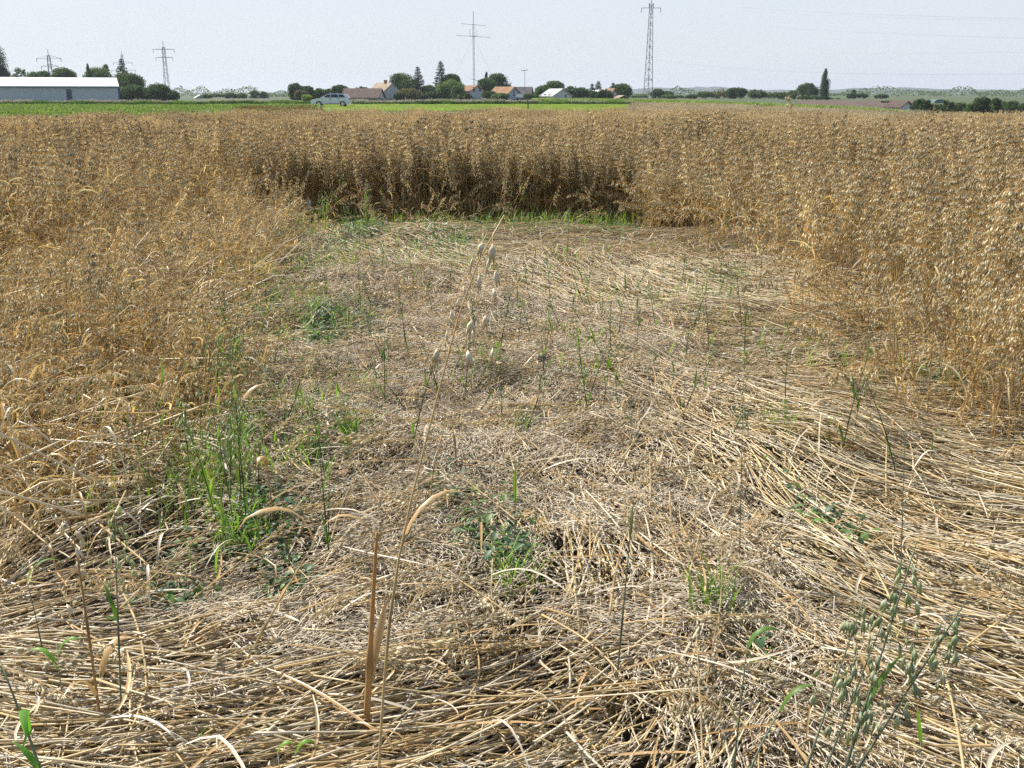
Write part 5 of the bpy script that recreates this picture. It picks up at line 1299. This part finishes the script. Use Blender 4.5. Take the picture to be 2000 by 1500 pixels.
def stalk(name, label, base, path, r, stemc, seed, leaves=(), pan=None, group=None, cat='oat plant', leafc=(.13, .24, .05), stem_mat=M_GREEN, pan_mat=M_GREEN):
    """one plant: stem, its leaves and (pan) its head; PATH is relative to BASE"""
    rng = np.random.default_rng(seed); t = thing(name, label, cat, tuple(base), 0, group)
    b = MB(); K = len(path); c = np.tile(np.asarray(stemc, float), (K, 1)); nd = max(1, int(K * .5)); c[nd] = c[nd] * .6; rr = np.linspace(1.2, .35, K) * r; rr[nd] *= 1.35
    b.tubes(np.asarray(path)[None], rr[None], c[None], 6); b.build('stem', stem_mat, t, smooth=True)
    for (f, ang, l, w, dr) in leaves: leaf_mesh(at_path(path, f), ang, l, w, np.asarray(leafc), rng, dr).build('leaf', M_GREEN if stem_mat is M_GREEN else M_STRAW, t)
    if pan:
        b = MB(); panicle(b, np.asarray(path), rng, **pan); b.build('panicle', pan_mat, t)
    return t
def bend_path(h, dx, dy, K=10, curve=1.8):
    s = np.linspace(0, 1, K); return np.stack([dx * s ** curve, dy * s ** curve, h * s], -1)

# thin dark stalks, four shapes copied over the patch
protos = []
for k in range(5):
    rng = np.random.default_rng(300 + k); h = rng.uniform(.36, .52)
    has = k in (0, 2, 4)
    protos.append(stalk('green_oat_stalk', 'thin dark green oat stalk standing upright in the flattened straw', (0, 0, 0), bend_path(h, rng.normal(0, .05), rng.normal(0, .04)), .0024, (.11, .17, .07), 310 + k,
        [(.35, rng.uniform(0, 6), .10, .0045, 1.0), (.7, rng.uniform(0, 6), .08, .004, .5)] + ([] if has else [(.95, rng.uniform(0, 6), .09, .0035, .4)]),
        dict(n=9, length=.11, ln=.022, w=.0034, colors=GREEN_HUSK, stemc=GREEN_STEM * 1.3, spread=.8) if has else None, 'thin green stalks over the flattened patch'))
ST = [(1085, 740), (1110, 690), (1075, 660), (1130, 850), (1185, 760), (1210, 880), (1236, 870), (1222, 790), (1268, 760), (1300, 830), (1355, 855), (1395, 930), (1250, 905), (1170, 680), (1040, 590), (1225, 600), (1270, 560), (1330, 600), (1410, 640), (1405, 590), (1180, 560), (1100, 540), (1450, 690), (1520, 720), (1545, 860), (1640, 950), (1655, 930), (1700, 860), (1760, 980), (1620, 960), (1500, 980), (1445, 890), (1000, 990), (788, 960), (690, 880), (700, 905), (720, 690), (708, 640), (850, 640), (935, 700), (1008, 660), (610, 600), (575, 730), (640, 740), (665, 790), (630, 990), (640, 1120), (650, 1150), (300, 890), (190, 860), (265, 960), (345, 900), (1230, 680), (1340, 700), (1290, 690), (1145, 620), (810, 580), (745, 560), (1810, 940), (1680, 640)]
for _ in range(105):
    k_ = RNG.uniform(); ST.append((RNG.uniform(560, 1500), RNG.uniform(500, 900)) if k_ < .6 else (RNG.uniform(150, 560), RNG.uniform(560, 1050)) if k_ < .85 else (RNG.uniform(520, 1200), RNG.uniform(430, 480)))
for i, (px, py) in enumerate(ST):
    q = G(px, py, .05); o = protos[i] if i < 5 else copy_tree(protos[int(RNG.integers(0, 5))])
    o.location = (q[0], q[1], .03); o.rotation_euler = (RNG.normal(0, .15), RNG.normal(0, .15), RNG.uniform(-PI, PI)); sc = RNG.uniform(.45, 1.25); o.scale = (1.0, 1.0, sc)

# the dense clump of tall green stalks left of the middle
CL = [(440, 1130, 590), (468, 1125, 560), (490, 1120, 640), (455, 1090, 700), (478, 1075, 745), (430, 900, 540), (450, 880, 520), (470, 860, 600), (500, 840, 580), (425, 800, 560), (485, 1010, 620), (505, 1000, 720)]
CLL = 'green oat stalk with bright leaves in the tall clump left of the middle'
for i, (px, py, tp) in enumerate(CL):
    q = G(px, py, 0); h = max(.35, float(P(px, tp, q[1])[2])); h = min(h * .85, .62); rng = np.random.default_rng(400 + i)
    stalk('green_oat_plant', CLL, (q[0], q[1], 0), bend_path(h, rng.normal(0, .06), rng.normal(0, .06)), .0022, (.14, .22, .08), 410 + i,
          [(rng.uniform(.15, .4), rng.uniform(0, 6), .17, .0055, .4), (rng.uniform(.4, .6), rng.uniform(0, 6), .15, .005, .7), (.72, rng.uniform(0, 6), .12, .004, 1.2)],
          dict(n=26, length=.24, ln=.026, w=.0038, colors=GREEN_HUSK, stemc=GREEN_STEM * 1.3, spread=.9), 'tall green clump left of the middle', leafc=(.20, .33, .07))

# green oats in the back left corner
src = [o for o in S.objects if o.parent is None and o.name.startswith('green_oat_plant')]
for i in range(18):
    o = copy_tree(src[i % len(src)]); q = G(RNG.uniform(550, 720), RNG.uniform(425, 530), 0)
    o.location = (q[0], q[1], 0); o.rotation_euler = (RNG.normal(0, .1), RNG.normal(0, .1), RNG.uniform(-PI, PI)); k_ = RNG.uniform(.7, 1.15); o.scale = (k_, k_, k_)
    tag(o, 'leafy green oat among the weeds in the back left corner of the patch', 'oat plant', 'green oats in the back left corner')
# five big green oats bottom right
def hero(px0, py0, px1, py1, y1, seed, label, r, pan, leaves=(), stemc=(.24, .27, .20), leafc=(.13, .24, .05), name='green_oat_plant', cat='oat plant', mats=(M_GREEN, M_GREEN), z0=0.0, curve=1.0, K=12):
    e0 = P(px0, py0, y1 - .08); e = P(px1, py1, y1)
    k = (e0[2] - z0) / max(.05, abs(e[2] - e0[2])); a = e0 - (e - e0) * min(k, 1.2); a = np.array([a[0], a[1], z0]) if e0[2] > z0 else e0
    s = np.linspace(0, 1, K)[:, None]; t_ = np.linalg.norm(e0 - a) / (np.linalg.norm(e0 - a) + np.linalg.norm(e - e0))
    path = np.where(s < t_, a + (e0 - a) * s / max(t_, 1e-6), e0 + (e - e0) * (s - t_) / (1 - t_)) - a
    for _ in range(2): path[1:-1] = (path[:-2] + 2 * path[1:-1] + path[2:]) / 4
    return stalk(name, label, a, path, r, stemc, seed, leaves, pan, None, cat, leafc, *mats)
BP = lambda n, L=.2: dict(n=n + 4, length=L, ln=.031, w=.0044, colors=GREEN_HUSK, stemc=GREEN_STEM * 1.8, spread=1.1, split=.12, sides=4)
hero(1575, 1500, 1690, 1160, 1.55, 501, 'leftmost of the big green oats at the lower right, leaning right', .0030, BP(15))
hero(1612, 1500, 1722, 1220, 1.52, 502, 'second big green oat from the left at the lower right', .0030, BP(14))
hero(1655, 1490, 1790, 1060, 1.58, 503, 'tallest big green oat with a full dangling head at the lower right', .0034, BP(30, .26), [(.6, .4, .14, .005, .8)])
hero(1680, 1490, 1890, 1170, 1.55, 504, 'rightmost big green oat bending far right at the lower right', .0034, BP(26, .24))
hero(1435, 1480, 1460, 1255, 1.7, 505, 'green stalk with a hooked top leaf near the bottom right', .0030, None, [(.98, .2, .10, .006, 2.9), (.7, 3.2, .09, .005, .6)])
hero(1465, 1490, 1530, 1375, 1.6, 506, 'thick bluish green stalk with an arched leaf at the bottom right', .0034, None, [(.97, .05, .10, .006, 2.0)])
hero(1800, 1480, 1797, 1390, 1.8, 507, 'short single bright green shoot near the bottom right corner', .0024, None, [(.8, 1.5, .08, .005, .15)], leafc=(.22, .38, .05))
hero(1200, 1380, 1235, 1000, 2.1, 508, 'tall grey green stalk without a head right of the lower middle', .0028, None, [(.9, 1.2, .08, .003, .2)])
hero(1003, 1180, 1008, 890, 2.75, 509, 'dark stalk tipped with a bright green blade at the centre', .0022, None, [(.72, 1.6, .12, .005, .1)], leafc=(.24, .40, .05))
hero(1440, 1290, 1452, 740, 2.6, 510, 'very thin tall dark stalk right of the centre', .0016, dict(n=10, length=.12, ln=.02, w=.003, colors=GREEN_HUSK, stemc=GREEN_STEM))
hero(1757, 1190, 1768, 830, 2.6, 511, 'thin dark stalk rising above the big lower right oats', .0020, None)
hero(80, 1500, 0, 1290, 1.6, 512, 'dark blue green stalk with bright leaf cut by the lower left edge', .0042, None, [(.75, 5.2, .22, .008, 2.6), (.6, 3.0, .10, .006, 1.4)], leafc=(.14, .33, .05))
hero(65, 1180, 38, 1085, 2.2, 513, 'curled bright green leaf blade standing at the left edge', .0020, None, [(.85, .2, .12, .006, 2.4)], leafc=(.18, .36, .06))
hero(115, 1310, 110, 1255, 2.0, 521, 'arched green leaf over the straw bundle at the lower left', .0020, None, [(.8, 3.0, .10, .006, 2.4), (.9, .1, .08, .006, 2.2)], leafc=(.18, .36, .06))
hero(232, 1250, 222, 965, 2.0, 514, 'pale green oat head hanging over the lower left straw', .0024, dict(n=20, length=.17, ln=.026, w=.004, colors=GREEN_HUSK * 1.25, stemc=GREEN_STEM * 1.5, spread=.8, sides=4), [(.6, 2.5, .10, .005, 1.2)])
hero(545, 1490, 540, 1455, 1.75, 515, 'small curled green shoot at the bottom, left one of two', .002, None, [(.9, .4, .05, .005, 2.6)], leafc=(.2, .38, .05), name='green_shoot', cat='shoot')
hero(578, 1490, 576, 1460, 1.75, 516, 'small curled green shoot at the bottom, right one of two', .002, None, [(.9, .2, .06, .005, 2.8)], leafc=(.2, .38, .05), name='green_shoot', cat='shoot')
hero(384, 1470, 378, 1425, 1.85, 517, 'tiny pointed green leaf among the bundled straw at the lower left', .002, None, [(.8, .2, .06, .006, .8)], leafc=(.2, .38, .06), name='green_shoot', cat='shoot')
hero(130, 660, 128, 490, 4.8, 518, 'lone green stalk before the tangled oats at far left', .0026, dict(n=10, length=.14, ln=.022, w=.0034, colors=GREEN_HUSK, stemc=GREEN_STEM))
# dry stalks close to the camera
DRY = np.array([.62, .46, .22])
DM = (M_STRAW, M_STRAW)
HUSK = np.array([[.72, .63, .44], [.78, .69, .51], [.66, .57, .38], [.74, .66, .50]])
def dry_stalk(pts, seed, label, r, pan=None, leaves=(), c=DRY, name='dry_oat_stalk', cat='dry stalk', base_z=0.0):
    """stalk through photo points (px, py, distance); the first lies on the ground"""
    q = np.array([P(*p_) for p_ in pts]); a = q[0].copy(); L = np.concatenate([[0], np.cumsum(np.linalg.norm(np.diff(q, axis=0), axis=1))])
    s = np.linspace(0, L[-1], 16); path = np.stack([np.interp(s, L, q[:, k]) for k in range(3)], -1)
    for _ in range(2): path[1:-1] = (path[:-2] + 2 * path[1:-1] + path[2:]) / 4
    return stalk(name, label, a, path - a, r, c, seed, leaves, pan, None, cat, np.asarray([.56, .38, .17]), *DM)
dry_stalk([(720, 2080, 1.42), (738, 1500, 1.50), (765, 1120, 1.55), (850, 790, 1.58), (905, 590, 1.58), (925, 425, 1.58), (985, 420, 1.55)], 601, 'tall pale dry oat with big drooping husks crossing the middle', .0030,
          dict(n=22, length=.24, ln=.032, w=.0040, colors=HUSK, stemc=DRY, spread=.95, split=.10, brr=.0006, sides=5), [(.32, 4.2, .14, .006, .5), (.62, .4, .2, .004, 2.4)])
dry_stalk([(712, 1560, 1.90), (716, 1400, 1.91), (728, 1180, 1.93), (736, 1040, 1.94)], 602, 'thick brown broken stem standing at the bottom left of centre', .0085, None, [(.97, 3.4, .16, .009, 2.7), (.45, .8, .2, .010, .25)], (.52, .30, .11))
dry_stalk([(420, 1420, 2.1), (440, 1370, 2.1), (530, 1200, 2.12), (620, 1050, 2.15)], 603, 'bent dry straw with a hanging torn leaf at the lower left', .0036, None, [(.98, 3.9, .26, .008, 2.7)])
dry_stalk([(40, 1345, 2.35), (180, 1295, 2.4), (440, 1210, 2.5), (600, 1175, 2.6), (690, 1165, 2.7)], 604, 'long pale straw lying slantwise across the lower left', .0042, None, (), (.62, .48, .30))
dry_stalk([(215, 1560, 1.85), (195, 1400, 1.86), (165, 1180, 1.9), (140, 1010, 1.92), (110, 960, 1.92), (90, 1000, 1.9)], 605, 'dry stalk with blurred pale husks near the left edge', .0034,
          dict(n=9, length=.2, ln=.036, w=.0052, colors=HUSK, stemc=DRY, spread=.9, sides=5), [(.35, 4.6, .16, .006, 2.2)], (.48, .28, .11))
dry_stalk([(985, 1450, 2.12), (945, 1320, 2.18), (905, 1190, 2.25)], 606, 'dark thin dead stalk in the bottom middle', .0028, None, (), (.24, .16, .09), 'dead_stalk')
dry_stalk([(1020, 1490, 2.02), (880, 1410, 2.1), (735, 1335, 2.2)], 607, 'brown straw slanting down right across the bottom middle', .0036, None, (), (.34, .22, .12))
dry_stalk([(1285, 1480, 2.05), (1400, 1340, 2.2), (1512, 1240, 2.35)], 608, 'greyish thick straw slanting up right at the bottom right', .0034, None, (), (.40, .34, .24))
dry_stalk([(1225, 1540, 1.95), (1205, 1450, 2.0), (1198, 1355, 2.05)], 609, 'sheaf like dry stub with torn leaf at the bottom right of centre', .0052, None, [(.9, 2.6, .12, .010, 1.2), (.8, .2, .10, .009, .9)], (.52, .37, .17))
dry_stalk([(210, 1560, 1.95), (205, 1450, 1.98), (195, 1310, 2.0)], 610, 'leafy dry stub rising from the lower left bundle', .0046, None, [(.95, 1.0, .14, .009, 2.4), (.6, 4.4, .14, .009, .5)], (.55, .42, .22))
dry_stalk([(1150, 1370, 2.3), (1190, 1240, 2.35), (1290, 1100, 2.5)], 611, 'thin bleached straw leaning right below the centre', .0022, None, (), (.62, .52, .36))
dry_stalk([(545, 1140, 2.9), (535, 1010, 2.95), (520, 905, 3.0)], 612, 'reddish brown stalk with a wide torn leaf left of the middle', .003, None, [(.98, 4.5, .12, .011, 2.9)], (.38, .18, .06))
dry_stalk([(470, 960, 3.5), (455, 900, 3.5), (440, 865, 3.5), (470, 800, 3.5)], 613, 'curled dry leaf stalk beside the green clump', .003, None, [(.9, .6, .2, .009, 1.8)])
dry_stalk([(835, 1060, 3.0), (845, 920, 3.0), (870, 830, 3.0), (868, 790, 3.0)], 614, 'twisting brown leaf hanging right of the tall dry oat', .0024, None, [(.95, 3.2, .2, .006, 2.9)], (.45, .29, .12))
dry_stalk([(1225, 440, 11.0), (1200, 425, 11.0), (1236, 375, 10.9)], 615, 'snapped straw leaning over the dark gap at the back right', .0045, None, [(.98, .2, .14, .008, 2.6)], (.58, .46, .28))
dry_stalk([(1900, 720, 4.6), (1830, 790, 4.5), (1960, 710, 4.4)], 616, 'snapped yellow stalk jutting from the right standing edge', .004, None, (), (.60, .44, .2))

# dark stones and a bare patch
for px, py, s_, lb in ((1062, 745, .035, 'dark grey stone lying in the straw near the centre'), (1240, 905, .02, 'tiny dark stone in the straw right of centre')):
    q = G(px, py, .1); b = MB()
    v = nrm(np.random.default_rng(int(px)).normal(size=(60, 3)))
    import bmesh
    bm = bmesh.new(); [bm.verts.new(x * (s_ * (1, .8, .6)[i % 3 * 0]) * np.array([1, .8, .6])) for i, x in enumerate(v)]; bmesh.ops.convex_hull(bm, input=bm.verts)
    me = bpy.data.meshes.new('stone'); bm.to_mesh(me); bm.free(); me.materials.append(plain('dark_stone', (.06, .065, .075), .85, nscale=30)); o = bpy.data.objects.new('stone', me); COL.objects.link(o)
    o.location = (q[0], q[1], float(mat_h(q[0], q[1])) + .03); tag(o, lb, 'stone')

# ------------------------------------------------------------------ haze in the air
m = bpy.data.materials.new('haze'); m.use_nodes = True; nt = m.node_tree; nt.nodes.remove(nt.nodes['Principled BSDF'])
pv = nt.nodes.new('ShaderNodeVolumePrincipled'); pv.inputs['Color'].default_value = (.80, .88, 1, 1); pv.inputs['Density'].default_value = HAZE; pv.inputs['Anisotropy'].default_value = .2
nt.links.new(pv.outputs[0], nt.nodes['Material Output'].inputs['Volume'])
b = MB(); b.box(-4700, 4700, -60, 5000, -12, 48); o = b.build('haze', m); tag(o, 'pale summer haze over the whole plain', 'haze', kind='stuff')
